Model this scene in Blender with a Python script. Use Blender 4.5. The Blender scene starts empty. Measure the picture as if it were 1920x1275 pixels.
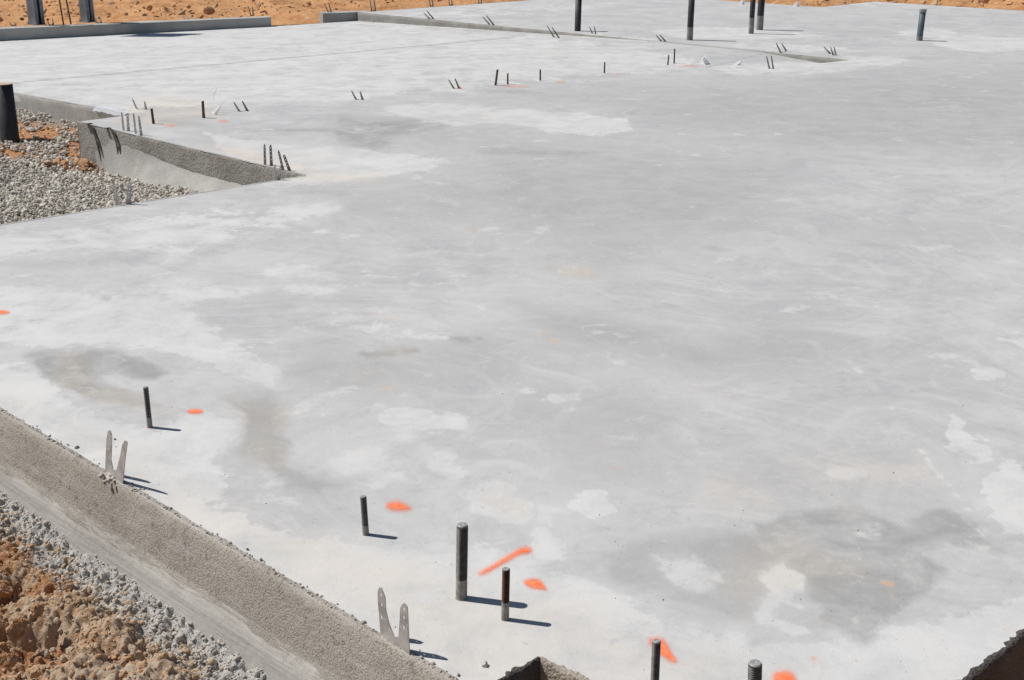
import bpy, bmesh, math, random
import numpy as np
from mathutils import Vector, Matrix

# ------------------------------------------------------------------ camera
SC = bpy.context.scene
F, YH, H = 2450.0, -200.0, 1.5
PITCH = math.atan((637.5 - YH) / F)
cam = bpy.data.cameras.new('camera'); co = bpy.data.objects.new('camera', cam)
SC.collection.objects.link(co); SC.camera = co
cam.sensor_width = 36; cam.lens = F / 1920 * 36; cam.clip_start = .05; cam.clip_end = 3000
co.location = (0, 0, H); co.rotation_euler = (math.pi / 2 - PITCH, 0, 0)

# ------------------------------------------------------------------ light
EL, AZ = math.radians(53), math.radians(-14.5)       # shadows run towards AZ
w = bpy.data.worlds.new('World'); SC.world = w; w.use_nodes = True
nt = w.node_tree; nt.nodes.clear()
sky = nt.nodes.new('ShaderNodeTexSky'); sky.sky_type = 'NISHITA'; sky.sun_disc = False
sky.sun_elevation = EL; sky.sun_rotation = math.radians(-75.5); sky.air_density = 1.0; sky.dust_density = .6
bg = nt.nodes.new('ShaderNodeBackground'); bg.inputs[1].default_value = .05
wo = nt.nodes.new('ShaderNodeOutputWorld')
nt.links.new(sky.outputs[0], bg.inputs[0]); nt.links.new(bg.outputs[0], wo.inputs[0])
sl = bpy.data.lights.new('sun', 'SUN'); sl.energy = 4.55; sl.angle = math.radians(.5); sl.color = (1, .96, .905)
so = bpy.data.objects.new('sun', sl); SC.collection.objects.link(so)
ldir = Vector((math.cos(AZ) * math.cos(EL), math.sin(AZ) * math.cos(EL), -math.sin(EL)))
so.rotation_euler = ldir.to_track_quat('-Z', 'Y').to_euler()
SC.view_settings.view_transform = 'Standard'; SC.view_settings.look = 'None'
SC.view_settings.exposure = 0.0; SC.view_settings.gamma = 1; SC.view_settings.use_curve_mapping = False

# ------------------------------------------------------------------ geometry helpers
R2 = math.sqrt(2)
CP, SP = math.cos(PITCH), math.sin(PITCH)
def ray(x, y):
    u = (x - 960) / F; v = -(y - 637.5) / F
    return Vector((u, CP + v * SP, -SP + v * CP))
def at(x, y, z=0.0):                                # pixel -> point on the level z
    d = ray(x, y); return Vector((0, 0, H)) + d * ((z - H) / d[2])
def onY(x, y, Y):                                   # pixel -> point on the vertical plane y = Y
    d = ray(x, y); return Vector((0, 0, H)) + d * (Y / d[1])
def st(p): return ((p[0] + p[1]) / R2, (p[1] - p[0]) / R2)
def xy(s, t, z=0.0): return Vector(((s - t) / R2, (s + t) / R2, z))
STEP_S = 11.2
def zf(s, t):                                       # height of the slab top
    if s > STEP_S: return 0.0
    z = -.022 * max(0, t - 8.94)
    d = STEP_S - s
    if d < .7:
        if 6.95 < t < 7.75: k = (7.75 - t) / .8
        elif 6.65 < t <= 6.95: k = (t - 6.65) / .3
        else: k = 0
        z -= .06 * k * (1 - d / .7)
    return z
def G(x, y):                                        # pixel -> point on the slab
    z = 0
    for _ in range(6):
        p = at(x, y, z); z = zf(*st(p))
    p.z = z
    return p
def proj(P):
    P = np.asarray(P, float); dy = P[:, 1]; dz = P[:, 2] - H
    dep = dy * CP - dz * SP; up = dy * SP + dz * CP
    dep = np.maximum(dep, .05)
    return 960 + F * P[:, 0] / dep, 637.5 - F * up / dep

def hsh(i, j, k, seed):
    n = (i * 374761393 + j * 668265263 + k * 2147483647 + seed * 974634777) & 0xffffffff
    n = ((n ^ (n >> 13)) * 1274126177) & 0xffffffff
    n = ((n ^ (n >> 16)) * 2246822519) & 0xffffffff
    return ((n ^ (n >> 15)) & 0xffff) / 65535.0
def vnoise(P, freq, seed=0):
    Q = np.asarray(P, float) * freq; I = np.floor(Q).astype(np.int64); f = Q - I
    f = f * f * (3 - 2 * f); r = 0
    for a in (0, 1):
        for b in (0, 1):
            for c in (0, 1):
                wgt = (f[:, 0] if a else 1 - f[:, 0]) * (f[:, 1] if b else 1 - f[:, 1]) * (f[:, 2] if c else 1 - f[:, 2])
                r = r + wgt * hsh(I[:, 0] + a, I[:, 1] + b, I[:, 2] + c, seed)
    return r
def fbm(P, freq, octv=4, seed=0, gain=.5):
    r = 0; a = 1; tot = 0
    for o in range(octv):
        r = r + a * vnoise(P, freq * 2.03 ** o, seed + o * 7); tot += a; a *= gain
    return r / tot

def mesh_obj(name, verts, faces, mat, parent=None, smooth=True, attrs=None):
    me = bpy.data.meshes.new(name)
    me.from_pydata([tuple(v) for v in verts], [], [tuple(int(i) for i in f) for f in faces])
    if smooth: me.polygons.foreach_set('use_smooth', [True] * len(me.polygons))
    for k, a in (attrs or {}).items():
        at_ = me.attributes.new(k, 'FLOAT', 'POINT'); at_.data.foreach_set('value', np.asarray(a, np.float32))
    me.materials.append(mat); me.update()
    o = bpy.data.objects.new(name, me); SC.collection.objects.link(o)
    if parent: o.parent = parent
    return o
def bm_obj(name, bm, mat, parent=None, smooth=False):
    bmesh.ops.recalc_face_normals(bm, faces=bm.faces)
    me = bpy.data.meshes.new(name); bm.to_mesh(me); bm.free()
    if smooth: me.polygons.foreach_set('use_smooth', [True] * len(me.polygons))
    me.materials.append(mat); o = bpy.data.objects.new(name, me); SC.collection.objects.link(o)
    if parent: o.parent = parent
    return o
def tag(o, label, cat, group=None, kind=None):
    if label: o['label'] = label
    if cat: o['category'] = cat
    if group: o['group'] = group
    if kind: o['kind'] = kind
    return o
def thing(name, loc, label, cat, group=None):
    o = bpy.data.objects.new(name, None); SC.collection.objects.link(o); o.empty_display_size = .05
    o.location = loc; return tag(o, label, cat, group)
def struct(o, label=None):
    o['kind'] = 'structure'
    if label: o['label'] = label
    return o

# ------------------------------------------------------------------ material helpers
class NT:
    def __init__(s, name):
        s.m = bpy.data.materials.new(name); s.m.use_nodes = True; s.t = s.m.node_tree
        s.b = s.t.nodes['Principled BSDF']; s.out = s.t.nodes['Material Output']
        s.b.inputs['Specular IOR Level'].default_value = .25
    def n(s, ty, **kw):
        nd = s.t.nodes.new(ty)
        for k, v in kw.items(): setattr(nd, k, v)
        return nd
    def l(s, a, b): s.t.links.new(a, b)
    def inp(s, nd, i, v):
        if v is None: return
        if hasattr(v, 'is_output'): s.l(v, nd.inputs[i])
        else: nd.inputs[i].default_value = v
    def co(s):
        if not hasattr(s, '_c'): s._c = s.n('ShaderNodeTexCoord').outputs['Object']
        return s._c
    def noise(s, scale, detail=4, rough=.55, dist=0, vec=None, sc=None):
        nd = s.n('ShaderNodeTexNoise'); nd.inputs['Scale'].default_value = scale
        nd.inputs['Detail'].default_value = detail; nd.inputs['Roughness'].default_value = rough
        nd.inputs['Distortion'].default_value = dist
        v = vec or s.co()
        if sc:
            mp = s.n('ShaderNodeMapping'); s.l(v, mp.inputs[0]); mp.inputs['Scale'].default_value = sc
            if len(sc) > 3: pass
            v = mp.outputs[0]
        s.l(v, nd.inputs['Vector']); return nd.outputs[0]
    def rotscale(s, rot, sc, vec=None):             # turn first, then stretch
        a = s.n('ShaderNodeMapping'); s.l(vec or s.co(), a.inputs[0]); a.inputs['Rotation'].default_value = (0, 0, rot)
        b = s.n('ShaderNodeMapping'); s.l(a.outputs[0], b.inputs[0]); b.inputs['Scale'].default_value = sc; return b.outputs[0]
    def vor(s, scale, feature='F1', vec=None):
        nd = s.n('ShaderNodeTexVoronoi', feature=feature); nd.inputs['Scale'].default_value = scale
        s.l(vec or s.co(), nd.inputs['Vector']); return nd.outputs['Distance']
    def math(s, op, a, b=None, c=None, clamp=False):
        nd = s.n('ShaderNodeMath', operation=op); nd.use_clamp = clamp
        s.inp(nd, 0, a); s.inp(nd, 1, b); s.inp(nd, 2, c); return nd.outputs[0]
    def ss(s, v, lo, hi, a=0.0, b=1.0):
        nd = s.n('ShaderNodeMapRange', interpolation_type='SMOOTHSTEP')
        s.inp(nd, 0, v); nd.inputs[1].default_value = lo; nd.inputs[2].default_value = hi
        nd.inputs[3].default_value = a; nd.inputs[4].default_value = b; return nd.outputs[0]
    def mix(s, f, a, b, mode='MIX'):
        nd = s.n('ShaderNodeMix', data_type='RGBA', blend_type=mode)
        s.inp(nd, 0, f)
        for i, v in ((6, a), (7, b)):
            if isinstance(v, tuple) and len(v) == 3: v = v + (1,)
            s.inp(nd, i, v)
        return nd.outputs[2]
    def attr(s, name): 
        nd = s.n('ShaderNodeAttribute'); nd.attribute_name = name; return nd.outputs['Fac']
    def bump(s, h, strength=.3, dist=.01, prev=None):
        nd = s.n('ShaderNodeBump'); nd.inputs['Strength'].default_value = strength
        nd.inputs['Distance'].default_value = dist; s.l(h, nd.inputs['Height'])
        if prev is not None: s.l(prev, nd.inputs['Normal'])
        return nd.outputs[0]
    def done(s, col=None, rough=None, bump=None, metal=None):
        for k, v in (('Base Color', col), ('Roughness', rough), ('Normal', bump), ('Metallic', metal)):
            if v is None: continue
            if isinstance(v, tuple) and len(v) == 3: v = v + (1,)
            s.inp(s.b, k, v)
        return s.m

def mat_slab():
    N = NT('troweled_concrete')
    L, D, W = N.attr('pale'), N.attr('dark'), N.attr('warm')
    # coordinates bent by a slow noise, so nothing runs straight
    wn = N.n('ShaderNodeTexNoise'); wn.inputs['Scale'].default_value = .55; wn.inputs['Detail'].default_value = 3; N.l(N.co(), wn.inputs[0])
    vs = N.n('ShaderNodeVectorMath', operation='MULTIPLY_ADD'); N.l(wn.outputs['Color'], vs.inputs[0]); vs.inputs[1].default_value = (2.4, 2.4, 0); N.l(N.co(), vs.inputs[2])
    big = N.noise(.5, 3, .5); cl = N.noise(1.5, 8, .70, .5); mid = N.noise(4.5, 8, .68, .4); fin = N.noise(22, 6, .68); grn = N.noise(240, 3, .7)
    rag = N.math('ADD', N.math('MULTIPLY', cl, .40), N.math('ADD', N.math('MULTIPLY', mid, .35), N.math('MULTIPLY', fin, .25)))
    c = N.mix(N.ss(big, .35, .65), (.428, .430, .434), (.480, .480, .480))
    c = N.mix(N.math('MULTIPLY', N.ss(cl, .46, .64), .75), c, (.545, .545, .542))
    c = N.mix(N.math('MULTIPLY', N.ss(cl, .50, .36), .65), c, (.395, .398, .404))
    c = N.mix(N.math('MULTIPLY', N.ss(mid, .52, .68), .5), c, (.545, .543, .538))
    c = N.mix(N.math('MULTIPLY', N.ss(mid, .46, .34), .45), c, (.385, .385, .388))
    # faint float marks
    for rot, sc_, amt in ((.35, 4.2, .34), (-.5, 5.0, .26)):
        stk = N.noise(2.4, 6, .62, .4, vec=N.rotscale(rot, (.9, sc_, 1), vs.outputs[0]))
        c = N.mix(N.math('MULTIPLY', N.ss(stk, .52, .68), amt), c, (.59, .59, .585))
        c = N.mix(N.math('MULTIPLY', N.ss(stk, .45, .32), amt), c, (.37, .372, .38))
    # wide arcs swept by the power trowel
    for cx_, cy_, amt in ((-1.2, .6, .30), (5.2, 7.5, .26), (-3.0, 9.0, .18)):
        so_ = N.n('ShaderNodeVectorMath', operation='SUBTRACT'); N.l(vs.outputs[0], so_.inputs[0]); so_.inputs[1].default_value = (cx_, cy_, 0)
        sx_ = N.n('ShaderNodeSeparateXYZ'); N.l(so_.outputs[0], sx_.inputs[0])
        ln_ = N.n('ShaderNodeVectorMath', operation='LENGTH'); N.l(so_.outputs[0], ln_.inputs[0]); ang = N.math('ARCTAN2', sx_.outputs[1], sx_.outputs[0])
        cb_ = N.n('ShaderNodeCombineXYZ'); N.l(N.math('MULTIPLY', ln_.outputs['Value'], 7.0), cb_.inputs[0]); N.l(N.math('MULTIPLY', ang, 3.0), cb_.inputs[1])
        ar_ = N.noise(1.0, 7, .66, .15, vec=cb_.outputs[0])
        c = N.mix(N.math('MULTIPLY', N.ss(ar_, .54, .68), amt), c, (.62, .62, .612)); c = N.mix(N.math('MULTIPLY', N.ss(ar_, .44, .32), amt), c, (.36, .36, .362))
    def thr(m, amp, lo, hi):
        return N.ss(N.math('ADD', m, N.math('MULTIPLY', N.math('SUBTRACT', rag, .5), amp)), lo, hi)
    dcol = N.mix(N.ss(mid, .38, .62), (.272, .272, .268), (.372, .371, .365))
    c = N.mix(N.math('MULTIPLY', thr(D, 3.0, .02, .80), .96), c, dcol)
    pale = N.mix(N.ss(mid, .36, .62), (.560, .560, .552), (.645, .643, .636))
    crisp = N.ss(N.noise(.9, 4, .6), .40, .60)
    c = N.mix(N.math('MULTIPLY', thr(L, 3.8, .36, .60), N.math('MULTIPLY_ADD', crisp, .44, .22)), c, pale)
    c = N.mix(N.math('MULTIPLY', thr(L, 5.5, .15, .95), .30), c, pale)
    c = N.mix(N.math('MULTIPLY', thr(L, 2.6, .02, 1.0), .50), c, pale)
    # drying rims round the pale patches
    rim = N.math('MULTIPLY', thr(L, 3.6, .26, .42), N.math('SUBTRACT', 1.0, thr(L, 3.6, .40, .46)))
    c = N.mix(N.math('MULTIPLY', N.math('MULTIPLY', rim, crisp), .28), c, (.36, .36, .358))
    c = N.mix(N.math('MULTIPLY', thr(W, 2.4, .05, .8), .85), c, (1.01, .94, .85), 'MULTIPLY')
    # scattered ragged laitance spots
    sp = N.math('ADD', N.noise(2.6, 9, .66, .3), N.math('MULTIPLY', N.noise(11, 5, .65), .30))
    c = N.mix(N.math('MULTIPLY', N.ss(sp, .755, .83), .6), c, (.62, .618, .608))
    c = N.mix(N.math('MULTIPLY', N.ss(N.noise(7.5, 9, .72, .6), .585, .70), .5), c, (.61, .608, .60))
    c = N.mix(N.math('MULTIPLY', N.ss(N.noise(6.1, 9, .72, .8), .405, .30), .45), c, (.33, .33, .33))
    # aggregate specks and dirt flecks
    c = N.mix(N.math('MULTIPLY', N.ss(N.noise(75, 2, .5), .70, .75), .45), c, (.25, .23, .21))
    c = N.mix(N.math('MULTIPLY', N.ss(N.noise(33, 3, .6), .66, .72), .30), c, (.68, .67, .65))
    c = N.mix(.15, c, N.mix(grn, (.22, .22, .22), (.80, .80, .80)))
    c = N.mix(N.math('MULTIPLY', N.ss(fin, .35, .65), .12), c, (.66, .655, .64))
    J = N.attr('joint')
    c = N.mix(N.math('MULTIPLY', N.ss(J, .55, .9), .62), c, (.28, .27, .26))
    Rr = N.attr('rust')
    c = N.mix(N.math('MULTIPLY', N.ss(N.math('MULTIPLY', Rr, N.ss(N.noise(28, 4, .6), .42, .66)), .2, .8), .55), c, (.66, .38, .20))
    c = N.mix(N.math('MULTIPLY', Rr, .14), c, (.62, .48, .35))
    h = N.math('ADD', N.math('MULTIPLY', grn, .25), N.math('ADD', N.math('MULTIPLY', fin, 1.0), N.math('MULTIPLY', mid, 1.5)))
    rg = N.ss(mid, .3, .7, .55, .78); N.b.inputs['Specular IOR Level'].default_value = .42
    return N.done(c, rg, N.bump(h, .34, .004))
M_SLAB = mat_slab()

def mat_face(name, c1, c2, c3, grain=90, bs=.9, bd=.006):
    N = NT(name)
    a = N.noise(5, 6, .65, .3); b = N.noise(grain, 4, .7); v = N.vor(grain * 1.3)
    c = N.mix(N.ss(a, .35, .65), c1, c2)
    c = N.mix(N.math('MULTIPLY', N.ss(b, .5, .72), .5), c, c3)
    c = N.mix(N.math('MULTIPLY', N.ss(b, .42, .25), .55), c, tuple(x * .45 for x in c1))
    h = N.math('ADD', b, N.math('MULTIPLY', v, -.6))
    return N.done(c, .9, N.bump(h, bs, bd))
M_ROUGH = mat_face('rough_concrete', (.33, .285, .235), (.41, .36, .30), (.47, .43, .37), 110, 1.0, .006)
def mat_smooth():
    N = NT('formed_concrete')
    a = N.noise(4, 6, .65, .3)
    dm = N.n('ShaderNodeMapping'); N.l(N.co(), dm.inputs[0]); dm.inputs['Rotation'].default_value = (0, 0, math.pi / 4); dm.inputs['Scale'].default_value = (2, 60, 40)
    s_ = N.noise(2.2, 5, .65, .2, vec=dm.outputs[0]); b = N.noise(120, 4, .7)
    c = N.mix(N.ss(a, .35, .65), (.40, .375, .345), (.48, .455, .43))
    c = N.mix(N.math('MULTIPLY', N.ss(s_, .42, .7), .5), c, (.56, .54, .51))
    c = N.mix(N.math('MULTIPLY', N.ss(b, .6, .72), .5), c, (.27, .25, .22))
    h = N.math('ADD', N.math('MULTIPLY', s_, 1.2), N.math('MULTIPLY', b, .5))
    return N.done(c, .88, N.bump(h, .6, .004))
M_FORM = mat_smooth()
def mat_nearface():
    N = NT('footing_face_concrete'); dn = N.attr('down')
    a = N.noise(4, 6, .65, .3); b = N.noise(190, 4, .7); v = N.vor(230); w2 = N.noise(26, 5, .7)
    lb_ = N.noise(3.0, 7, .72, .3, vec=N.rotscale(math.pi / 4, (1, 7, 7)))
    rc = N.mix(N.ss(a, .35, .65), (.32, .295, .26), (.385, .355, .315)); rc = N.mix(N.math('MULTIPLY', N.ss(b, .5, .72), .5), rc, (.50, .47, .42))
    rc = N.mix(N.math('MULTIPLY', N.ss(b, .49, .36), .8), rc, (.15, .13, .105)); rc = N.mix(N.math('MULTIPLY', N.ss(lb_, .5, .62), .5), rc, (.47, .45, .42)); rc = N.mix(N.math('MULTIPLY', N.ss(w2, .43, .32), .6), rc, (.14, .12, .10))
    s_ = N.noise(2.2, 6, .7, .25, vec=N.rotscale(math.pi / 4, (2.5, 42, 42)))
    sc_ = N.mix(N.ss(a, .35, .65), (.375, .36, .335), (.435, .42, .39)); sc_ = N.mix(N.math('MULTIPLY', N.ss(s_, .46, .68), .32), sc_, (.53, .515, .49))
    sc_ = N.mix(N.math('MULTIPLY', N.ss(s_, .42, .32), .35), sc_, (.30, .28, .255)); sc_ = N.mix(N.math('MULTIPLY', N.ss(w2, .38, .30), .5), sc_, (.24, .22, .20))
    # where the trowelled lower band gives way to the sandy upper one
    k = N.math('ADD', dn, N.math('ADD', N.math('MULTIPLY', N.math('SUBTRACT', lb_, .5), .13), N.math('MULTIPLY', N.math('SUBTRACT', s_, .5), .05)))
    f = N.ss(k, .125, .160); c = N.mix(f, rc, sc_)
    ln = N.math('MULTIPLY', N.ss(k, .128, .138), N.ss(k, .150, .139)); c = N.mix(N.math('MULTIPLY', ln, .4), c, (.15, .13, .11))
    hr = N.math('ADD', b, N.math('ADD', N.math('MULTIPLY', v, -.6), N.math('MULTIPLY', w2, 1.2))); hs = N.math('ADD', N.math('MULTIPLY', s_, 1.4), N.math('ADD', N.math('MULTIPLY', b, .35), N.math('MULTIPLY', w2, .5)))
    hm = N.n('ShaderNodeMix', data_type='FLOAT'); N.l(f, hm.inputs[0]); N.l(hr, hm.inputs[2]); N.l(hs, hm.inputs[3])
    return N.done(c, .9, N.bump(hm.outputs[0], .55, .004))
M_FACE = mat_nearface()
def mat_curb():
    N = NT('curb_concrete'); a = N.noise(3, 6, .6); b = N.noise(60, 4, .7)
    c = N.mix(N.ss(a, .35, .65), (.36, .35, .33), (.46, .45, .43)); c = N.mix(N.math('MULTIPLY', b, .3), c, (.30, .28, .26))
    return N.done(c, .88, N.bump(b, .5, .004))
M_CURB = mat_curb()
M_SHADE = mat_face('shade_darkened_concrete', (.085, .076, .070), (.125, .112, .104), (.18, .165, .15), 90, .9, .006)  # shade painted in: darker concrete for the walls turned from the sun
M_STEP = mat_face('step_concrete', (.25, .24, .22), (.33, .32, .30), (.38, .37, .35), 30, .4, .004)

# ------------------------------------------------------------------ slab
LEFT_S = 4.69
OUT = [(1.515, .955), (17.7, .955), (17.7, 10.2), (16.3, 10.2), (16.3, 13.86), (11.35, 14.08), (9.96, 14.36), (6.85, 15.40),
       (LEFT_S, 16.1), (LEFT_S, 8.56), (4.285, 8.56), (4.30, 5.95), (1.515, 6.1),
       (1.515, 1.622), (1.704, 1.622), (1.704, 1.33), (1.515, 1.33)]
def inside(P, poly):
    x, y = P[:, 0], P[:, 1]; r = np.zeros(len(P), bool); n = len(poly)
    for i in range(n):
        x1, y1 = poly[i]; x2, y2 = poly[(i + 1) % n]
        if y1 == y2: continue
        c = ((y1 > y) != (y2 > y)) & (x < (x2 - x1) * (y - y1) / (y2 - y1) + x1); r ^= c
    return r
def seg_d(X, Y, a, b):
    ax, ay = a; bx, by = b; L = (bx - ax) ** 2 + (by - ay) ** 2 + 1e-9
    t = np.clip(((X - ax) * (bx - ax) + (Y - ay) * (by - ay)) / L, 0, 1)
    return np.hypot(X - ax - t * (bx - ax), Y - ay - t * (by - ay))
def cover(X, Y, poly, soft):
    ys = 1.0
    P = np.stack([X, Y], 1); d = np.full(len(X), 1e9)
    for i in range(len(poly)): d = np.minimum(d, seg_d(X, Y, poly[i], poly[(i + 1) % len(poly)]))
    d = np.where(inside(P, poly), -d, d)
    return np.clip(.5 - d / (2 * soft), 0, 1)
def ell(cx, cy, rx, ry, rot=0):
    return [(cx + rx * math.cos(a) * math.cos(rot) - ry * math.sin(a) * math.sin(rot), cy + rx * math.cos(a) * math.sin(rot) + ry * math.sin(a) * math.cos(rot)) for a in [k * math.pi / 7 for k in range(14)]]
# outlines of the patches of different finish, sighted on the slab: (polygon, softness, amount)
PALE = [
 ([(-500,60),(690,36),(1180,82),(1330,118),(1330,130),(1000,155),(800,175),(640,190),(420,200),(260,216),(-500,90)], 14, .74),
 ([(380,250),(560,280),(740,288),(860,300),(800,318),(700,334),(585,345),(500,352),(430,300)], 8, 1.2),
 ([(720,205),(790,192),(900,197),(1040,212),(1130,220),(1200,243),(1130,252),(1030,247),(950,226),(880,236),(800,226)], 6, 1.15),
 ([(880,205),(980,205),(1160,222),(1195,243),(1100,252),(1000,236),(900,222)], 5, 1.45),
 ([(-500,400),(0,425),(300,395),(560,375),(600,400),(470,440),(330,500),(200,480),(-500,520)], 20, .58),
 ([(-500,560),(60,540),(220,545),(420,530),(500,545),(380,580),(440,630),(530,670),(548,700),(500,712),(380,670),(260,640),(120,650),(-500,640)], 14, .68),
 ([(-500,640),(30,690),(160,750),(330,800),(420,770),(440,850),(430,930),(560,1000),(700,1010),(830,1000),(960,1000),(1070,1075),(1210,1165),(1400,1200),(1600,1215),(1700,1180),(1920,1110),(2300,1200),(2200,1700),(900,1500),(-500,760)], 22, .80),
 (ell(368,815,78,62), 22, .7), (ell(1110,942,42,24), 6, 1), (ell(930,935,66,34,.1), 12, .75), (ell(590,512,74,16,.1), 8, .85),
 (ell(690,610,75,20,.2), 10, .6), (ell(390,608,55,12), 7, .6), (ell(800,790,82,26,.1), 9, .9), (ell(850,868,42,26,.3), 8, .85), (ell(700,880,62,34,.2), 16, .7),
 (ell(1010,1010,45,34,.2), 14, .65), (ell(640,540,40,10), 6, .6), (ell(1270,1080,72,30,.35), 14, .65), ([(1400,1075),(1455,1070),(1488,1095),(1490,1130),(1455,1160),(1520,1180),(1480,1195),(1410,1170),(1415,1120)], 8, .95),
 (ell(1905,945,56,72), 8, .9), (ell(1860,697,35,14), 7, .75), ([(1780,770),(1830,800),(1870,850),(1850,880),(1800,850)], 9, .8), (ell(1600,893,55,12), 6, .7), (ell(1640,1000,28,12), 7, .55),
 (ell(1065,755,38,14), 7, .75), (ell(990,735,26,10), 6, .7), (ell(1165,676,30,10,.2), 7, .6), (ell(1340,540,60,18), 16, .45), (ell(1740,62,52,8,.02), 3, .95), (ell(1840,82,90,16,.03), 4, 1),
 (ell(1350,62,130,11,.02), 4, 1), (ell(1480,66,70,5,.02), 3, .9), ([(1320,125),(1450,118),(1640,103),(1710,112),(1640,125),(1500,138),(1380,140)], 5, .9), (ell(1120,68,120,7,.08), 4, .6), (ell(1500,90,120,9,.05), 5, .6),
 ([(690,24),(1040,0),(1300,0),(900,40),(1180,76),(960,58)], 8, .45), (ell(1700,8,160,7,.03), 4, .6), (ell(830,379,38,5,.2), 3, .75), (ell(610,540,60,14), 7, .7), (ell(540,440,45,10), 8, .5), (ell(575,390,60,10,-.1), 7, .6), (ell(1560,525,42,6), 5, .6),
 (ell(780,815,60,40), 20, .45), (ell(600,580,60,12), 8, .5), (ell(1900,640,60,20), 16, .6), (ell(600,430,22,5), 4, .8), (ell(800,630,34,6), 4, .6), (ell(480,690,60,20,.3), 8, .8)]
DARK = [
 ([(620,232),(700,215),(830,222),(960,250),(1060,262),(1200,270),(1500,300),(1450,420),(1150,520),(900,430),(620,400),(640,352),(760,335),(850,312),(880,300),(760,285),(640,262)], 60, .50),
 ([(620,215),(740,222),(850,215),(900,212),(930,226),(850,238),(760,262),(700,285),(640,268)], 10, .75),
 ([(900,178),(1050,165),(1300,150),(1460,140),(1920,120),(2500,150),(2500,300),(1500,290),(1240,255),(1120,205),(940,185)], 30, .46),
 ([(900,160),(960,165),(1020,172),(960,178),(890,172)], 4, .55), (ell(1560,150,90,6), 5, .55), (ell(1000,285,120,9,.02), 7, .7), (ell(860,220,70,7,.05), 4, .6), (ell(560,245,150,2.4,.02), 2.5, .9),
 ([(30,668),(110,655),(160,652),(250,662),(330,690),(300,705),(220,700),(190,720),(290,740),(320,755),(200,748),(100,720),(60,700)], 9, .95),
 ([(430,735),(520,725),(560,760),(545,820),(560,870),(640,900),(600,940),(540,920),(500,870),(440,850),(455,800)], 16, .62),
 ([(960,560),(1150,590),(1320,640),(1420,620),(1300,560),(1500,600),(1700,680),(1500,700),(1250,690),(1000,640)], 30, .5),
 ([(540,640),(760,650),(900,620),(1000,680),(960,730),(800,760),(620,740),(560,700)], 30, .42), (ell(730,660,50,9,-.05), 6, .7), (ell(865,634,45,5,.05), 4, .9),
 ([(1030,700),(1300,760),(1200,900),(1050,880),(980,820),(880,800),(860,760)], 36, .4),
 ([(1400,985),(1500,960),(1600,950),(1700,985),(1780,960),(1840,1000),(1890,1050),(1880,1060),(1800,1015),(1740,1025),(1760,1075),(1700,1130),(1640,1190),(1600,1210),(1540,1180),(1500,1120),(1480,1070),(1430,1050)], 16, .85),
 ([(1700,975),(1790,955),(1850,1010),(1885,1055),(1830,1040),(1780,1010),(1730,1005)], 8, .8),
 ([(1520,1120),(1620,1105),(1690,1130),(1640,1200),(1600,1212),(1530,1180)], 10, .8),
 ([(1090,1030),(1200,1000),(1420,1000),(1480,1050),(1400,1090),(1410,1160),(1330,1165),(1200,1110),(1130,1080)], 20, .6),
 (ell(1150,880,120,40), 34, .35), (ell(1720,700,160,30,.25), 30, .4), (ell(150,490,150,12,-.05), 9, .5), (ell(310,575,150,14), 12, .4), (ell(70,600,90,9), 8, .45), (ell(1700,430,260,30), 30, .35), (ell(350,232,60,6,.1), 5, .6),
 (ell(1760,165,150,5,.06), 5, .6), (ell(1640,60,120,5,.02), 4, .35), (ell(280,183,110,5,.1), 4, .6), (ell(1270,75,50,3), 3, .3), (ell(600,360,80,8,-.02), 6, .45)]
WARM = [
 ([(90,665),(170,665),(180,720),(290,745),(320,775),(200,755),(100,715)], 10, .8), ([(430,740),(560,760),(540,830),(570,880),(520,890),(450,830)], 16, .6),
 ([(1310,880),(1470,840),(1680,830),(1760,900),(1700,960),(1500,960),(1350,1010),(1290,950)], 34, .42), ([(1330,1020),(1480,1000),(1600,1060),(1650,1120),(1500,1130),(1380,1150),(1340,1090)], 26, .5),
 ([(380,262),(480,280),(600,318),(740,330),(700,345),(560,345),(470,320)], 9, .62), (ell(560,292,90,8), 8, .3), ([(260,185),(330,180),(430,205),(420,222),(250,245),(200,230),(160,228),(230,215)], 8, .70),
 ([(-500,500),(0,780),(200,890),(560,1110),(740,1210),(900,1300),(1400,1400),(1500,1260),(1200,1180),(1000,1090),(700,1030),(400,900),(200,800),(-500,560)], 34, .46),
 (ell(730,660,46,8), 6, .55), (ell(300,760,70,20), 14, .4), (ell(900,220,60,10), 10, .3), (ell(1080,512,30,14), 9, .6), (ell(1660,880,100,50), 30, .35), (ell(940,935,40,20), 16, .5), (ell(1060,92,90,6), 6, .35), (ell(1200,66,60,6), 5, .3), (ell(730,700,50,14), 14, .3)]
RUST = [ell(1092,511,11,4), ell(1315,723,14,3), ell(1367,748,8,3), ell(1015,627,14,7), ell(885,433,16,5), ell(1165,878,20,4), ell(1632,1062,9,4), ell(1662,1092,14,9), ell(1672,1108,5,16), ell(1480,1005,10,3), ell(1526,1235,8,7),
        ell(700,588,14,3), ell(735,600,12,3), ell(1130,828,10,3), ell(725,728,14,5), ell(430,335,60,4), ell(1890,1180,14,5), ell(450,290,70,4,.25), ell(1545,1160,12,4), ell(1040,640,10,4)]
GOUGE = [([(1590,676),(1650,735),(1700,805),(1760,890),(1820,960),(1850,1000)], 5, .75), ([(800,371),(855,388)], 2.2, .85), ([(1800,965),(1850,1010)], 3, .9), ([(1700,620),(1780,660),(1870,690)], 5, .45),
         ([(600,1085),(900,1090),(1190,870)], 8, .0), ([(1150,860),(1290,790)], 8, .45), ([(390,850),(520,960)], 5, .4)]

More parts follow.
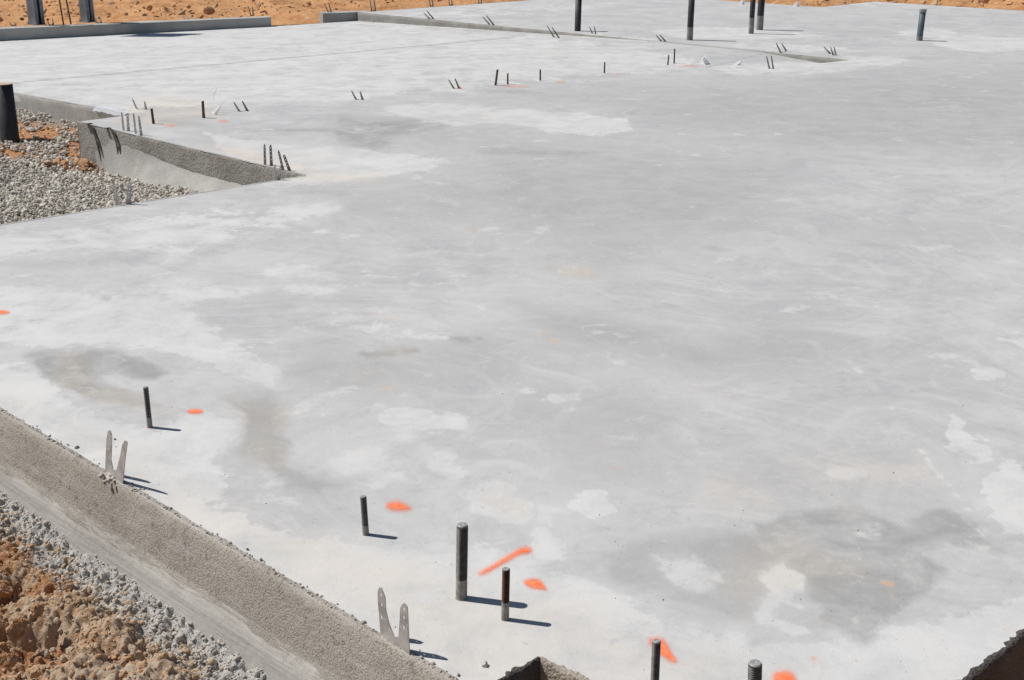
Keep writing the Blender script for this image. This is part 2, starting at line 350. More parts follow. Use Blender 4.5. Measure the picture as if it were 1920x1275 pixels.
def build_slab_mesh():
    xs = np.arange(-560, 2560, 6.0); ys = np.concatenate([np.arange(-30, 160, 2.5), np.arange(160, 1500, 6.0)])
    bm = bmesh.new(); V = []
    for yy in ys:
        for xx in xs:
            p = at(xx, yy); V.append(p)
    me = bpy.data.meshes.new('tmp'); nx = len(xs)
    I = np.arange(len(ys) * nx).reshape(len(ys), nx)
    fc = np.stack([I[:-1, :-1], I[1:, :-1], I[1:, 1:], I[:-1, 1:]], -1).reshape(-1, 4)
    me.from_pydata([tuple(v) for v in V], [], fc.tolist()); bm.from_mesh(me); bpy.data.meshes.remove(me)
    cuts = [(OUT[i], OUT[(i + 1) % len(OUT)]) for i in range(len(OUT))] + [((STEP_S, 20), (STEP_S, 1))]
    for a, b in cuts:
        pa, pb = xy(*a), xy(*b); d = (pb - pa).normalized(); n = Vector((-d.y, d.x, 0))
        bmesh.ops.bisect_plane(bm, geom=bm.verts[:] + bm.edges[:] + bm.faces[:], plane_co=pa, plane_no=n, dist=1e-5)
    C = np.array([f.calc_center_median()[:2] for f in bm.faces])
    S = (C[:, 0] + C[:, 1]) / R2; T = (C[:, 1] - C[:, 0]) / R2
    ins = inside(np.stack([S, T], 1), OUT)
    bm.faces.ensure_lookup_table()
    bmesh.ops.delete(bm, geom=[f for f, k in zip(bm.faces[:], ins) if not k], context='FACES')
    # part the sheet along the step so the low side can drop
    low = [f for f in bm.faces if st(f.calc_center_median())[0] < STEP_S]
    r = bmesh.ops.split(bm, geom=low)
    for v in bm.verts:
        if v.is_valid:
            s_, t_ = st(v.co)
            lowv = any(st(f.calc_center_median())[0] < STEP_S for f in v.link_faces[:1])
            v.co.z = zf(min(s_, STEP_S - 1e-6), t_) if lowv else 0.0
    return bm
bm = build_slab_mesh()
P = np.array([v.co[:] for v in bm.verts])
X, Y = proj(P)
_wp = np.hypot(P[:, 0], P[:, 1]); _sc = (Y - YH) * CP / H            # pixels per metre there
_a1 = fbm(P, 6.0, 5, 201, .7) - .5; _a2 = fbm(P, 6.0, 5, 301, .7) - .5; _b1 = fbm(P, 1.1, 2, 401) - .5; _b2 = fbm(P, 1.1, 2, 501) - .5
X0, Y0 = X.copy(), Y.copy(); _fs = (Y - YH) / np.hypot(2450, 837) 
X = X + (_a1 * .16 + _b1 * .10) * _sc; Y = Y + (_a2 * .16 + _b2 * .10) * _sc * _fs
def maxmask(lst):
    r = np.zeros(len(X))
    for poly, soft, amt in lst: r = np.maximum(r, cover(X, Y, poly, soft * 1.15) * amt)
    return r
pale = maxmask(PALE); dark = maxmask(DARK); warm = maxmask(WARM)
for pl, wd, amt in GOUGE:
    X, Y = X0, Y0
    d = np.full(len(X), 1e9)
    for a, b in zip(pl[:-1], pl[1:]): d = np.minimum(d, seg_d(X, Y, a, b))
    pale = np.maximum(pale, np.clip(1.2 - d / (wd * 1.8), 0, 1) * amt * .55)
X, Y = X0, Y0
rust = np.zeros(len(X))
for e in RUST: rust = np.maximum(rust, cover(X, Y, e, 5))
JL = [((-500, 202), (30, 155)), ((30, 155), (965, 70)), ((1320, 128), (1440, 99)), ((1240, 78), (1440, 98))]
joint = np.zeros(len(X))
for a, b in JL: joint = np.maximum(joint, np.clip(1.0 - seg_d(X, Y, a, b) / 4.2, 0, 1))
me = bpy.data.meshes.new('concrete_slab'); bmesh.ops.recalc_face_normals(bm, faces=bm.faces); bm.to_mesh(me); bm.free()
me.polygons.foreach_set('use_smooth', [True] * len(me.polygons))
for k, a in (('pale', pale), ('dark', dark), ('warm', warm), ('rust', rust), ('joint', joint)):
    at_ = me.attributes.new(k, 'FLOAT', 'POINT'); at_.data.foreach_set('value', a.astype(np.float32))
if sum(p.normal.z for p in me.polygons[:50]) < 0: me.flip_normals()
me.materials.append(M_SLAB)
slab = bpy.data.objects.new('concrete_slab', me); SC.collection.objects.link(slab); struct(slab)

# ------------------------------------------------------------------ slab edges / footings
def strip(name, a, b, prof, mat, ds=.02, amp=.004, freq=60, seed=1, parent=None, ztop=None, jag=0.0, smooth=True):
    """wall along a->b (s,t); prof = [(out, z)], outward = right of a->b"""
    pa, pb = xy(*a), xy(*b); L = (pb - pa).length; d = (pb - pa) / L; n = Vector((d.y, -d.x, 0))
    k = max(2, int(L / ds) + 1); V = []; NV = []
    # resample profile
    pr = [prof[0]]
    for q in prof[1:]:
        q0 = pr[-1]; m = max(1, int(math.hypot(q[0] - q0[0], q[1] - q0[1]) / ds))
        for j in range(1, m + 1): pr.append((q0[0] + (q[0] - q0[0]) * j / m, q0[1] + (q[1] - q0[1]) * j / m))
    for i in range(k):
        base = pa + d * (L * i / (k - 1)); zt = ztop(*st(base)) if ztop else 0.0
        for (o, z) in pr:
            V.append(base + n * o + Vector((0, 0, z + (zt if z > -.06 else 0)))); NV.append((n.x, n.y, 0.35))
    V = np.array(V); NV = np.array(NV); m = len(pr)
    h = (fbm(V, freq, 4, seed, .6) - .5) * 2 * amp + (fbm(V, 7, 3, seed + 3) - .5) * amp * 2.5
    w_ = np.tile(np.array([0.35] + [1.0] * (m - 1)), k); V = V + NV * (h * w_)[:, None]
    if jag:
        V = V.reshape(k, m, 3); b0 = V[:, 1].copy(); q = np.clip(fbm(b0 * [1, 1, 0], 30, 4, seed + 9, .65) - .42, 0, 1) * jag
        V[:, 0] = b0; V[:, 0, :2] -= np.outer(q + .003, [n.x, n.y]); V[:, 0, 2] = .0007; V[:, 1, :2] += np.array([n.x, n.y]) * .003; V[:, 1, 2] = .0009 + q * .04
        V = V.reshape(-1, 3)
    I = np.arange(k * m).reshape(k, m)
    fc = np.stack([I[:-1, :-1], I[1:, :-1], I[1:, 1:], I[:-1, 1:]], -1).reshape(-1, 4)
    return mesh_obj(name, V, fc, mat, parent, smooth, {'down': np.tile(np.array([-q_[1] for q_ in pr]), k)})

# near footing below the diagonal edge
nf = thing('footing', xy(1.515, 3.0, -.28), 'rough grey concrete footing face dropping from the near slab edge to the foreground rubble', 'footing')
def pstrip(root, name, *a, **k):
    o = strip(name, *a, **k); o.parent = root; o.matrix_parent_inverse = Matrix.Translation(root.location).inverted(); return o
pstrip(nf, 'face', (1.515, 6.1), (1.515, 1.622), [(-.018, .0012), (-.001, .0009), (.004, -.006), (.010, -.02), (.035, -.13), (.052, -.150), (.060, -.165), (.085, -.255), (.10, -.33)], M_FACE, ds=.0055, amp=.0014, freq=110, jag=.014)
# pocket in the bottom edge
pk = thing('footing_pocket', xy(1.65, 1.5, -.25), 'dark square pocket notched into the slab edge at the bottom of the photo', 'pocket')
pstrip(pk, 'shaded_wall', (1.515, 1.622), (1.704, 1.622), [(-.012, .001), (-.002, 0), (.004, -.01), (.006, -.45)], M_SHADE, ds=.006, amp=.004, freq=110, seed=21, jag=.045)
pstrip(pk, 'sunlit_wall', (1.704, 1.622), (1.704, 1.33), [(-.010, .001), (-.002, 0), (.003, -.008), (.005, -.45)], M_ROUGH, ds=.006, amp=.004, freq=110, seed=22, jag=.04)
pstrip(pk, 'side_wall', (1.704, 1.33), (1.515, 1.33), [(-.01, .001), (0, 0), (.004, -.008), (.006, -.30)], M_ROUGH, ds=.012, amp=.003, freq=90, seed=23)
ef = thing('footing', xy(2.5, .955, -.3), 'dark shaded concrete edge face cut across the bottom right corner', 'footing')
pstrip(ef, 'rough_band', (1.515, .955), (5.0, .955), [(-.012, .001), (-.002, 0), (.006, -.012), (.02, -.45)], M_SHADE, ds=.010, amp=.004, freq=100, seed=31, jag=.035)
pstrip(ef, 'rough_band', (5.0, .955), (17.7, .955), [(-.002, 0), (.006, -.012), (.02, -.45)], M_ROUGH, ds=.1, amp=.004, freq=100, seed=32)
pstrip(ef, 'rough_band', (1.515, 1.33), (1.515, .955), [(-.002, 0), (.006, -.012), (.02, -.45)], M_ROUGH, ds=.02, amp=.004, freq=100, seed=33)
# middle footing beside the gravel
M_MID = mat_face('weathered_footing', (.25, .235, .21), (.32, .305, .28), (.38, .36, .33), 50, .7, .006)
M_MIDL = mat_face('float_finished_footing', (.33, .32, .30), (.39, .38, .36), (.44, .43, .41), 60, .5, .004)
mfoot = thing('footing', xy(4.3, 7, -.28), 'weathered concrete footing with a pale sloping toe rising out of the left gravel bed', 'footing')
pstrip(mfoot, 'upper_band', (4.285, 8.56), (4.30, 5.95), [(-.015, .001), (-.003, .0005), (-.012 + .012, -.008), (-.004 + .004, -.36)], M_MID, ds=.015, amp=.004, freq=50, seed=41, ztop=zf)
def toe():
    # triangular sloping toe: widens from the outer corner towards the near slab
    V = []; k, m = 70, 16
    for i in range(k):
        t = 8.35 + (5.97 - 8.35) * i / (k - 1); fr = i / (k - 1)
        ztop_ = -.05 - .095 * min(1, fr * 2.0); outw = .001 + .38 * min(1, fr * 1.5)
        for j in range(m):
            q = j / (m - 1); o = .002 + outw * q ** 1.3; z = ztop_ + (-.36 - ztop_) * (q ** (1.0 if fr > .25 else .8))
            V.append(xy(4.29 - o, t, z))
    V = np.array(V); V[:, 2] += (fbm(V, 18, 4, 77) - .5) * .02 * 1.0
    I = np.arange(k * m).reshape(k, m)
    fc = np.stack([I[:-1, :-1], I[1:, :-1], I[1:, 1:], I[:-1, 1:]], -1).reshape(-1, 4)
    o = mesh_obj('sloping_toe', V, fc, M_MIDL, mfoot); o.matrix_parent_inverse = Matrix.Translation(mfoot.location).inverted()
toe()
pstrip(mfoot, 'end_face', (LEFT_S, 8.56), (4.285, 8.56), [(-.01, .001), (0, 0), (.004, -.01), (.006, -.34)], M_MID, ds=.02, amp=.003, freq=50, seed=42)
lfoot = thing('footing', xy(LEFT_S, 10, -.28), 'pale formed stem wall edge behind the gravel and left of the black pipe', 'footing')
pstrip(lfoot, 'wall_face', (LEFT_S, 16.1), (LEFT_S, 8.56), [(-.02, .001), (-.003, .0005), (.004, -.01), (.006, -.40)], M_MIDL, ds=.03, amp=.003, freq=40, seed=43, ztop=zf)
bfoot = thing('footing', xy(3, 6.05, -.3), 'back edge of the near slab dropping to the gravel bed', 'footing')
pstrip(bfoot, 'wall_face', (4.30, 5.95), (1.515, 6.1), [(-.02, .001), (-.003, .0005), (.004, -.01), (.02, -.40)], M_MIDL, ds=.015, amp=.004, freq=50, seed=44)
# long low step between the two slab levels
stp = strip('slab_step', (STEP_S, 14.1), (STEP_S, 6.6), [(-.004, .0006), (.0, -.001), (.006, -.006), (.008, -.16)], M_STEP, ds=.03, amp=.0025, freq=30, seed=51)
tag(stp, 'long low concrete step running from the short curb to the sunlit middle of the slab', 'step')
# far outer edges
bk = thing('footing', xy(16.3, 12, -.3), 'far outer edge of the slab against the orange dirt', 'footing')
for a, b in (((17.7, .955), (17.7, 10.2)), ((17.7, 10.2), (16.3, 10.2)), ((16.3, 10.2), (16.3, 13.86)), ((16.3, 13.86), (11.35, 14.08))):
    pstrip(bk, 'wall_face', a, b, [(-.01, .001), (.0, -.002), (.01, -.35)], M_CURB, ds=.12, amp=.003, seed=61)
pstrip(bk, 'wall_face', (11.35, 14.08), (LEFT_S, 16.1), [(-.01, -.12), (.0, -.122), (.01, -.45)], M_CURB, ds=.12, amp=.003, seed=62)

def curb(a, b, label, wid, h0=-.25, slant=0):
    pa, pb = a.copy(), b.copy(); pa.z = pb.z = 0
    d = (pb - pa).normalized(); n = Vector((-d.y, d.x, 0)); L = (pb - pa).length
    k = max(4, int(L / .05)); V = []
    prof = [(0, h0), (0, -.012), (.003, -.004), (.012, 0.0), (wid - .012, 0.0), (wid, -.01), (wid, h0 - .2)]
    for i in range(k + 1):
        for o, z in prof: V.append(pa + d * (L * i / k) + n * o + Vector((0, 0, z)))
    V = np.array(V); V[:, 2] += (fbm(V, 4, 3, 5) - .5) * .006; V[:, 1] += (fbm(V, 9, 3, 6) - .5) * .008
    m = len(prof); I = np.arange((k + 1) * m).reshape(k + 1, m)
    fc = np.stack([I[:-1, :-1], I[1:, :-1], I[1:, 1:], I[:-1, 1:]], -1).reshape(-1, 4).tolist()
    fc += [list(range(m)), list(range(k * m, k * m + m))[::-1]]
    o = mesh_obj('curb_wall', V, fc, M_CURB, smooth=False); tag(o, label, 'curb')
    return pa, d, n, L
ca = curb(at(-700, 84), at(508, 32), 'long low concrete curb wall carrying the two steel posts, front face shaded', .20)
cb = curb(at(605, 24.5), at(692, 21.5), 'short low concrete curb wall beyond the opening, front face shaded', .20)

# ------------------------------------------------------------------ earth
def mat_dirt(name, cols, sc=1.0, bumpd=.02):
    N = NT(name); a = N.noise(1.1 * sc, 6, .65, .4); b = N.noise(9 * sc, 6, .7, .2); g_ = N.noise(70 * sc, 4, .7)
    c = N.mix(N.ss(a, .35, .65), cols[0], cols[1]); c = N.mix(N.ss(b, .42, .68), c, cols[2])
    c = N.mix(N.math('MULTIPLY', N.ss(g_, .45, .3), .6), c, tuple(x * .5 for x in cols[0]))
    h = N.math('ADD', N.math('MULTIPLY', b, 1.0), N.math('MULTIPLY', g_, .35))
    return N.done(c, .95, N.bump(h, .9, bumpd))
M_EARTH = mat_dirt('orange_earth', [(.46, .21, .085), (.57, .30, .135), (.65, .39, .20)], 1.2, .03)
def ground():
    # one big sheet, finer towards the middle of the view
    rr = np.concatenate([np.geomspace(.6, 12, 90), np.geomspace(12.4, 34, 150), np.geomspace(36, 900, 40)])
    th = np.concatenate([np.linspace(-34, 34, 260), np.linspace(35.5, 324.5, 120)]) * math.pi / 180
    Vx = np.outer(rr, np.sin(th)); Vy = np.outer(rr, np.cos(th)); V = np.stack([Vx.ravel(), Vy.ravel(), np.zeros(Vx.size)], 1)
    s_ = (V[:, 0] + V[:, 1]) / R2; t_ = (V[:, 1] - V[:, 0]) / R2
    far = np.clip(np.maximum((t_ - 13.2) / 2.0, (s_ - 15.5) / 2.0), 0, 1)
    z = -.46 + .30 * far
    rel = np.clip(np.hypot(V[:, 0], V[:, 1]) / 20, .2, 1) * far
    z += (fbm(V, .45, 3, 3) - .5) * .22 * far + (fbm(V, 1.8, 4, 4) - .5) * .20 * rel
    rid = 1 - np.abs(2 * fbm(V * [.55, 1.7, 1], 1.3, 4, 8) - 1); z += (rid - .8) * .25 * rel
    z = np.where(far >= 1, np.minimum(z, .12 + 0 * z), z)
    m = len(th); I = np.arange(len(rr) * m).reshape(len(rr), m); J = np.roll(I, -1, axis=1)
    fc = np.stack([I[:-1], J[:-1], J[1:], I[1:]], -1).reshape(-1, 4)[:, ::-1]
    inner = I[0]
    fcl = fc.tolist() + [inner.tolist()]
    return mesh_obj('ground', V * [1, 1, 0] + np.stack([0 * z, 0 * z, z], 1), fcl, M_EARTH)
struct(ground())

def ico(sub):
    b = bmesh.new(); bmesh.ops.create_icosphere(b, subdivisions=sub, radius=1.0)
    v = np.array([x.co[:] for x in b.verts]); f = np.array([[q.index for q in x.verts] for x in b.faces]); b.free(); return v, f
def scatter(name, pts, sizes, mat, sub=1, seed=0, squash=(.6, 1), rough=.25, tint=None, smooth=False, variants=12, freq=1.3, knob=0):
    rng = np.random.default_rng(seed); v0, f0 = ico(sub); var = []
    for k in range(variants):
        u = v0 * rng.uniform(.7, 1.25, 3)
        # facet: clamp along random planes to get angular stones
        for _ in range(5):
            n = rng.normal(size=3); n /= np.linalg.norm(n); c = rng.uniform(.45, .8); d = u @ n
            u = u - np.outer(np.maximum(0, d - c), n) * .95
        u = u * (1 + (fbm(v0 + k * 9.1, freq, 3, k) - .5)[:, None] * rough * 2)
        if knob: u = u * (1 + (fbm(v0 * 1.0 + k * 5.3, 3.4, 3, k + 50, .6) - .5)[:, None] * knob * 2)
        var.append(u)
    VV = []; FF = []; TT = []; off = 0
    for i, (p, s) in enumerate(zip(pts, sizes)):
        u = var[rng.integers(variants)]; a, b_, c_ = rng.uniform(0, 6.28, 3)
        Rm = np.array(Matrix.Rotation(a, 3, 'Z') @ Matrix.Rotation((b_ - 3.14) * .35, 3, 'X'))
        q = (u * [1, 1, rng.uniform(*squash)]) @ Rm.T * s + p
        VV.append(q); FF.append(f0 + off); off += len(q); TT.append(np.full(len(q), tint[i] if tint is not None else rng.random()))
    return mesh_obj(name, np.concatenate(VV), np.concatenate(FF), mat, None, smooth, {'tint': np.concatenate(TT)})
def mat_stones(name, cols, rough=.9, sc=40, bs=.6):
    N = NT(name); t = N.attr('tint'); rp = N.n('ShaderNodeValToRGB'); N.l(t, rp.inputs[0]); e = rp.color_ramp.elements
    e[0].position = 0; e[0].color = cols[0] + (1,); e[1].position = 1; e[1].color = cols[-1] + (1,)
    for i, c in enumerate(cols[1:-1]): q = e.new((i + 1) / (len(cols) - 1)); q.color = c + (1,)
    a = N.noise(sc, 5, .7); c = N.mix(N.math('MULTIPLY', N.ss(a, .4, .7), .35), rp.outputs[0], (.62, .55, .48))
    c = N.mix(N.math('MULTIPLY', N.ss(a, .45, .25), .4), c, (.16, .11, .075))
    return N.done(c, rough, N.bump(a, bs, .006))
M_GRAV = mat_stones('pale_gravel_stone', [(.33, .30, .26), (.50, .47, .41), (.58, .55, .49), (.54, .49, .41), (.66, .63, .57), (.44, .41, .36)], .85, 60, .4)
M_CLOD = mat_stones('clay_clod', [(.36, .165, .065), (.42, .22, .10), (.46, .29, .16), (.40, .30, .20), (.46, .38, .29), (.46, .42, .37), (.50, .485, .46)], .95, 70, .9)

# gravel bed in the left notch
GZ = -.285
def gz(s_, t_):
    P_ = np.stack([np.asarray(s_), np.asarray(t_), np.zeros(len(s_))], 1)
    return GZ + (fbm(P_, 1.2, 3, 91) - .5) * .06 + np.clip((np.asarray(s_) - 3.2) / .9, 0, 1) * np.clip((8.1 - np.asarray(t_)) / 1.3, 0, 1) * .075 + .125 * np.clip((np.asarray(t_) - 8.45) / .7, 0, 1) * np.clip((np.asarray(s_) - 3.75) / .8, 0, 1)
def gravel():
    rng = np.random.default_rng(7)
    n = 42000; pts = []; ss_ = rng.uniform(-.5, LEFT_S, n * 4); tt = rng.uniform(6.02, 15.2, n * 4)
    ok = ~((ss_ > 4.28) & (tt < 8.56)); V = np.stack([(ss_ - tt) / R2, (ss_ + tt) / R2, np.full(len(ss_), GZ)], 1)
    px_, py_ = proj(V); ok &= (px_ > -260) & (px_ < 640) & (py_ > 140) & (py_ < 470); 
    ss_, tt, V = ss_[ok][:n], tt[ok][:n], V[ok][:n]
    # orange soil shows through round the pipe
    fb = fbm(V, 3.0, 3, 15); pxx, pyy = proj(V)
    bare = (np.abs((pyy - 290) - (pxx - 60) * .12) < 16 + 22 * (fb - .5)) & (pxx < 190) & (fb > .44)
    bare |= ((pxx < 150) & (pyy > 222) & (pyy < 276) & (fb > .43))
    V[:, 2] = gz(ss_, tt) + rng.uniform(-.006, .012, len(V)); keep = ~bare | (rng.random(len(V)) < .12)
    V = V[keep]; size = rng.lognormal(math.log(.0102), .42, len(V)).clip(.004, .030)
    return scatter('gravel', V, size, M_GRAV, 1, 3, (.5, .9))
tag(gravel(), 'bed of pale crushed gravel in the notch left of the slab', 'gravel', kind='stuff')
def mat_bed():
    N = NT('notch_soil'); b = N.noise(12, 6, .7, .2); f_ = N.noise(90, 4, .7)
    c = N.mix(f_, (.20, .17, .14), (.36, .33, .28)); k = N.math('ADD', N.attr('orange'), N.math('MULTIPLY', N.math('SUBTRACT', b, .5), .8))
    c = N.mix(N.ss(k, .4, .7), c, N.mix(f_, (.36, .16, .065), (.56, .30, .15))); return N.done(c, .95, N.bump(f_, .9, .012))
M_BED = mat_bed()
def notch_bed():
    k, m = 150, 150; S_, T_ = np.meshgrid(np.linspace(-1.5, LEFT_S, k), np.linspace(5.98, 17.5, m), indexing='ij')
    s_, t_ = S_.ravel(), T_.ravel(); V = np.stack([(s_ - t_) / R2, (s_ + t_) / R2, gz(s_, t_)], 1)
    V[:, 2] += (fbm(V, 14, 4, 16) - .5) * .035 - .012
    I = np.arange(k * m).reshape(k, m); fc = np.stack([I[:-1, :-1], I[1:, :-1], I[1:, 1:], I[:-1, 1:]], -1).reshape(-1, 4)
    px_, py_ = proj(V); og = np.clip(1.3 - np.abs((py_ - 272) - (px_ - 60) * .12) / 55, 0, 1) * (px_ < 260)
    return mesh_obj('soil', V, fc, M_BED, attrs={'orange': og})
struct(notch_bed())
rng = np.random.default_rng(5)
def near_px(n, box, fn, z):
    q = []
    while len(q) < n:
        x_, y_ = rng.uniform(box[0], box[1]), rng.uniform(box[2], box[3])
        if fn(x_, y_): q.append(at(x_, y_, z)[:])
    return np.array(q)
oc = near_px(420, (-120, 190, 225, 320), lambda x_, y_: (abs((y_ - 288) - (x_ - 60) * .13) < 18) or (x_ < 120 and 228 < y_ < 275), GZ + .012)
tag(scatter('clay_crumbs', oc, rng.lognormal(math.log(.016), .5, len(oc)).clip(.006, .05), M_CLOD, 2, 9, (.4, .8), tint=rng.uniform(0, .35, len(oc))), 'loose orange clay crumbs lying over the gravel round the black pipe', 'dirt', kind='stuff')

# foreground bank of dirt
def mat_bank():
    N = NT('bank_earth'); g_ = N.attr('grey'); a = N.noise(4, 6, .65, .4); b = N.noise(26, 6, .7, .2); f_ = N.noise(190, 4, .7)
    c = N.mix(N.ss(a, .38, .62), (.37, .19, .09), (.45, .30, .18)); c = N.mix(N.math('MULTIPLY', N.ss(b, .45, .7), .7), c, (.55, .42, .30))
    tn = N.attr('tone'); c = N.mix(N.math('MULTIPLY', N.ss(tn, .45, .8), .85), c, (.47, .37, .27)); c = N.mix(N.math('MULTIPLY', N.ss(tn, .38, .15), .8), c, (.39, .18, .08)); c = N.mix(N.math('MULTIPLY', N.ss(N.math('ADD', N.attr('tan'), N.math('MULTIPLY', N.math('SUBTRACT', a, .5), .8)), .35, .65), .7), c, (.47, .395, .31))
    k = N.math('ADD', N.math('ADD', g_, N.math('MULTIPLY', N.math('SUBTRACT', tn, .5), .35)), N.math('MULTIPLY', N.math('SUBTRACT', b, .5), .8)); c = N.mix(N.ss(k, .35, .65), c, (.47, .455, .43))
    c = N.mix(N.math('MULTIPLY', N.ss(f_, .46, .3), .6), c, (.16, .10, .06))
    h = N.math('ADD', b, N.math('MULTIPLY', f_, .5)); return N.done(c, .95, N.bump(h, 1.0, .008))
M_BANK = mat_bank()
def lumps(P, cell, seed):
    """rounded lumps packed cell by cell: height 0..1 and a random tone per lump"""
    Q = np.stack([P[:, 0], P[:, 1]], 1) / cell; I = np.floor(Q).astype(np.int64); best = np.full(len(Q), 9.0); tone = np.zeros(len(Q))
    for a in (-1, 0, 1):
        for b in (-1, 0, 1):
            cx, cy = I[:, 0] + a, I[:, 1] + b; z0 = np.zeros_like(cx)
            px_ = cx + .1 + .8 * hsh(cx, cy, z0, seed); py_ = cy + .1 + .8 * hsh(cx, cy, z0 + 1, seed); rr = .55 + .5 * hsh(cx, cy, z0 + 2, seed)
            d = np.hypot(Q[:, 0] - px_, Q[:, 1] - py_) / rr; m = d < best; best = np.where(m, d, best); tone = np.where(m, hsh(cx, cy, z0 + 3, seed), tone)
    return np.sqrt(np.clip(1 - best ** 2, 0, 1)), tone
def bank_tone(V):
    W = V + np.stack([fbm(V, 30, 3, 61) - .5, fbm(V, 30, 3, 62) - .5, 0 * V[:, 0]], 1) * .02
    return lumps(W, .075, 5)[1] * .55 + lumps(W, .026, 6)[1] * .45
def bank_z(V):
    s_ = (V[:, 0] + V[:, 1]) / R2; d = 1.515 - .07 - s_
    z = -.247 - .035 * np.clip(d / .12, 0, 1) - .10 * np.clip(d, 0, 3) ** .9 * .8
    z += (fbm(V, 5, 4, 31) - .55) * .22 * np.clip(d * 7, .1, 1)
    c = fbm(V, 26, 3, 33); z += (1 - np.abs(2 * c - 1) - .7) * .03
    z += (fbm(V, 90, 3, 35) - .5) * .010
    W = V + np.stack([fbm(V, 30, 3, 61) - .5, fbm(V, 30, 3, 62) - .5, 0 * s_], 1) * .02
    far_ = np.clip((d - .06) / .08, 0, 1)
    z += lumps(W, .040, 8)[0] * .016 * (1 - far_) + lumps(W, .075, 5)[0] * .042 * far_ + lumps(W, .026, 6)[0] * .016 + lumps(W, .011, 7)[0] * .007
    return z
def bank():
    k, m = 420, 960; D_, T_ = np.meshgrid(np.concatenate([np.linspace(-.03, .72, 250), np.linspace(.725, 2.2, 170)]), np.concatenate([np.linspace(1.5, 4.3, 700), np.linspace(4.31, 7, 260)]), indexing='ij')
    s_, t_ = 1.515 - .07 - D_.ravel(), T_.ravel(); V = np.stack([(s_ - t_) / R2, (s_ + t_) / R2, 0 * s_], 1); V[:, 2] = bank_z(V)
    I = np.arange(k * m).reshape(k, m); fc = np.stack([I[:-1, :-1], I[1:, :-1], I[1:, 1:], I[:-1, 1:]], -1).reshape(-1, 4)
    return mesh_obj('soil', V, fc, M_BANK, attrs={'grey': np.clip(1.20 - D_.ravel() / .14, 0, 1), 'tone': bank_tone(V), 'tan': np.clip((3.1 - T_.ravel()) / .9, 0, 1)})
struct(bank())
def bank_pts(n, dmin, dmax, tmin=1.6, tmax=4.6, pw=1.0):
    d = dmin + (dmax - dmin) * rng.random(n) ** pw; t_ = rng.uniform(tmin, tmax, n); s_ = 1.515 - .07 - d
    V = np.stack([(s_ - t_) / R2, (s_ + t_) / R2, 0 * s_], 1); V[:, 2] = bank_z(V); return V, d
V, d = bank_pts(15000, 0.03, .70, 1.7, 4.3)
tb = np.clip(.26 + (fbm(V, 3.5, 3, 55) - .5) * 1.3 + rng.normal(0, .07, len(V)) + .30 * np.clip(1 - d / .20, 0, 1), 0.02, .70)
tag(scatter('clay_crumbs', V, rng.lognormal(math.log(.0026), .70, len(V)).clip(.0015, .012), M_CLOD, 2, 12, (.6, 1), .45, tb, True, knob=.42), 'loose orange and tan clay crumbs covering the foreground bank', 'dirt', kind='stuff')
V, d = bank_pts(9000, -.012, .12, pw=1.3)
V[:, 2] += .001
tag(scatter('mortar_crumbs', V, rng.lognormal(math.log(.0019), .70, len(V)).clip(.0008, .010), M_CLOD, 2, 13, (.7, 1), .5, np.clip(.90 - 1.6 * np.maximum(0, d - .05) + rng.normal(0, .05, len(V)), .6, 1), True, knob=.6), 'line of knobbly whitish mortar crumbs along the foot of the near footing', 'rubble', kind='stuff')
# the larger clods, each one its own
CL = [(6,1105,.048,.05,'deep orange clod cut by the left edge just below the mortar crumbs'),(40,1205,.046,.16,'big angular orange brown clod near the left edge, halfway down the bank'),(72,1160,.030,.12,'medium orange clod directly above the big angular one'),
      (110,1255,.046,.10,'big orange clod at the bottom of the photo, left in the bank'),(14,1252,.032,.08,'deep orange clod in the bottom left corner of the photo'),(66,1262,.026,.30,'small tan clod between the two orange clods at the bottom edge'),
      (128,1105,.026,.40,'small greyish tan clod under the mortar crumbs, above the middle of the bank'),(92,1085,.022,.28,'small orange brown clod under the mortar crumbs near the left edge'),(172,1158,.030,.44,'rounded greyish clod in the middle of the bank'),
      (222,1205,.028,.46,'rounded grey tan clod right of the middle of the bank'),(160,1222,.020,.52,'small grey clod just above and right of the big orange bottom clod'),(292,1240,.030,.50,'rightmost large tan clod near the bottom of the photo'),
      (345,1210,.018,.56,'small grey clod lowest against the mortar crumbs at the right'),(42,1050,.018,.34,'small tan clod high on the bank, tucked under the mortar crumbs')]
for i, (x_, y_, s_, tn, lb) in enumerate(CL):
    p = np.array(at(x_, y_, -.30)); pz = bank_z(p[None])[0]; p = np.array(at(x_, y_, pz)); p[2] = bank_z(p[None])[0] + s_ * .22
    o = scatter('dirt_clod', [np.zeros(3)], [s_ * .62], M_CLOD, 5, 100 + i, (.6, .9), .45, [tn], False, variants=1, freq=1.8, knob=.22)
    o.location = p; tag(o, lb, 'dirt clod', 'larger dirt clods in the foreground bank')
# crumbs broken from the slab edge
e = []; 
for _ in range(480):
    t_ = rng.uniform(1.6, 4.6); e.append(xy(1.519 + abs(rng.normal(0, .010)), t_, .0015)[:])
tag(scatter('edge_crumbs', np.array(e), rng.lognormal(math.log(.0022), .5, len(e)).clip(.001, .008), mat_stones('crumb_stone', [(.30, .26, .22), (.42, .38, .33), (.5, .47, .43)]), 2, 17, (.6, 1), .5, None, True), 'tiny grey crumbs along the broken near edge of the slab', 'rubble', kind='stuff')
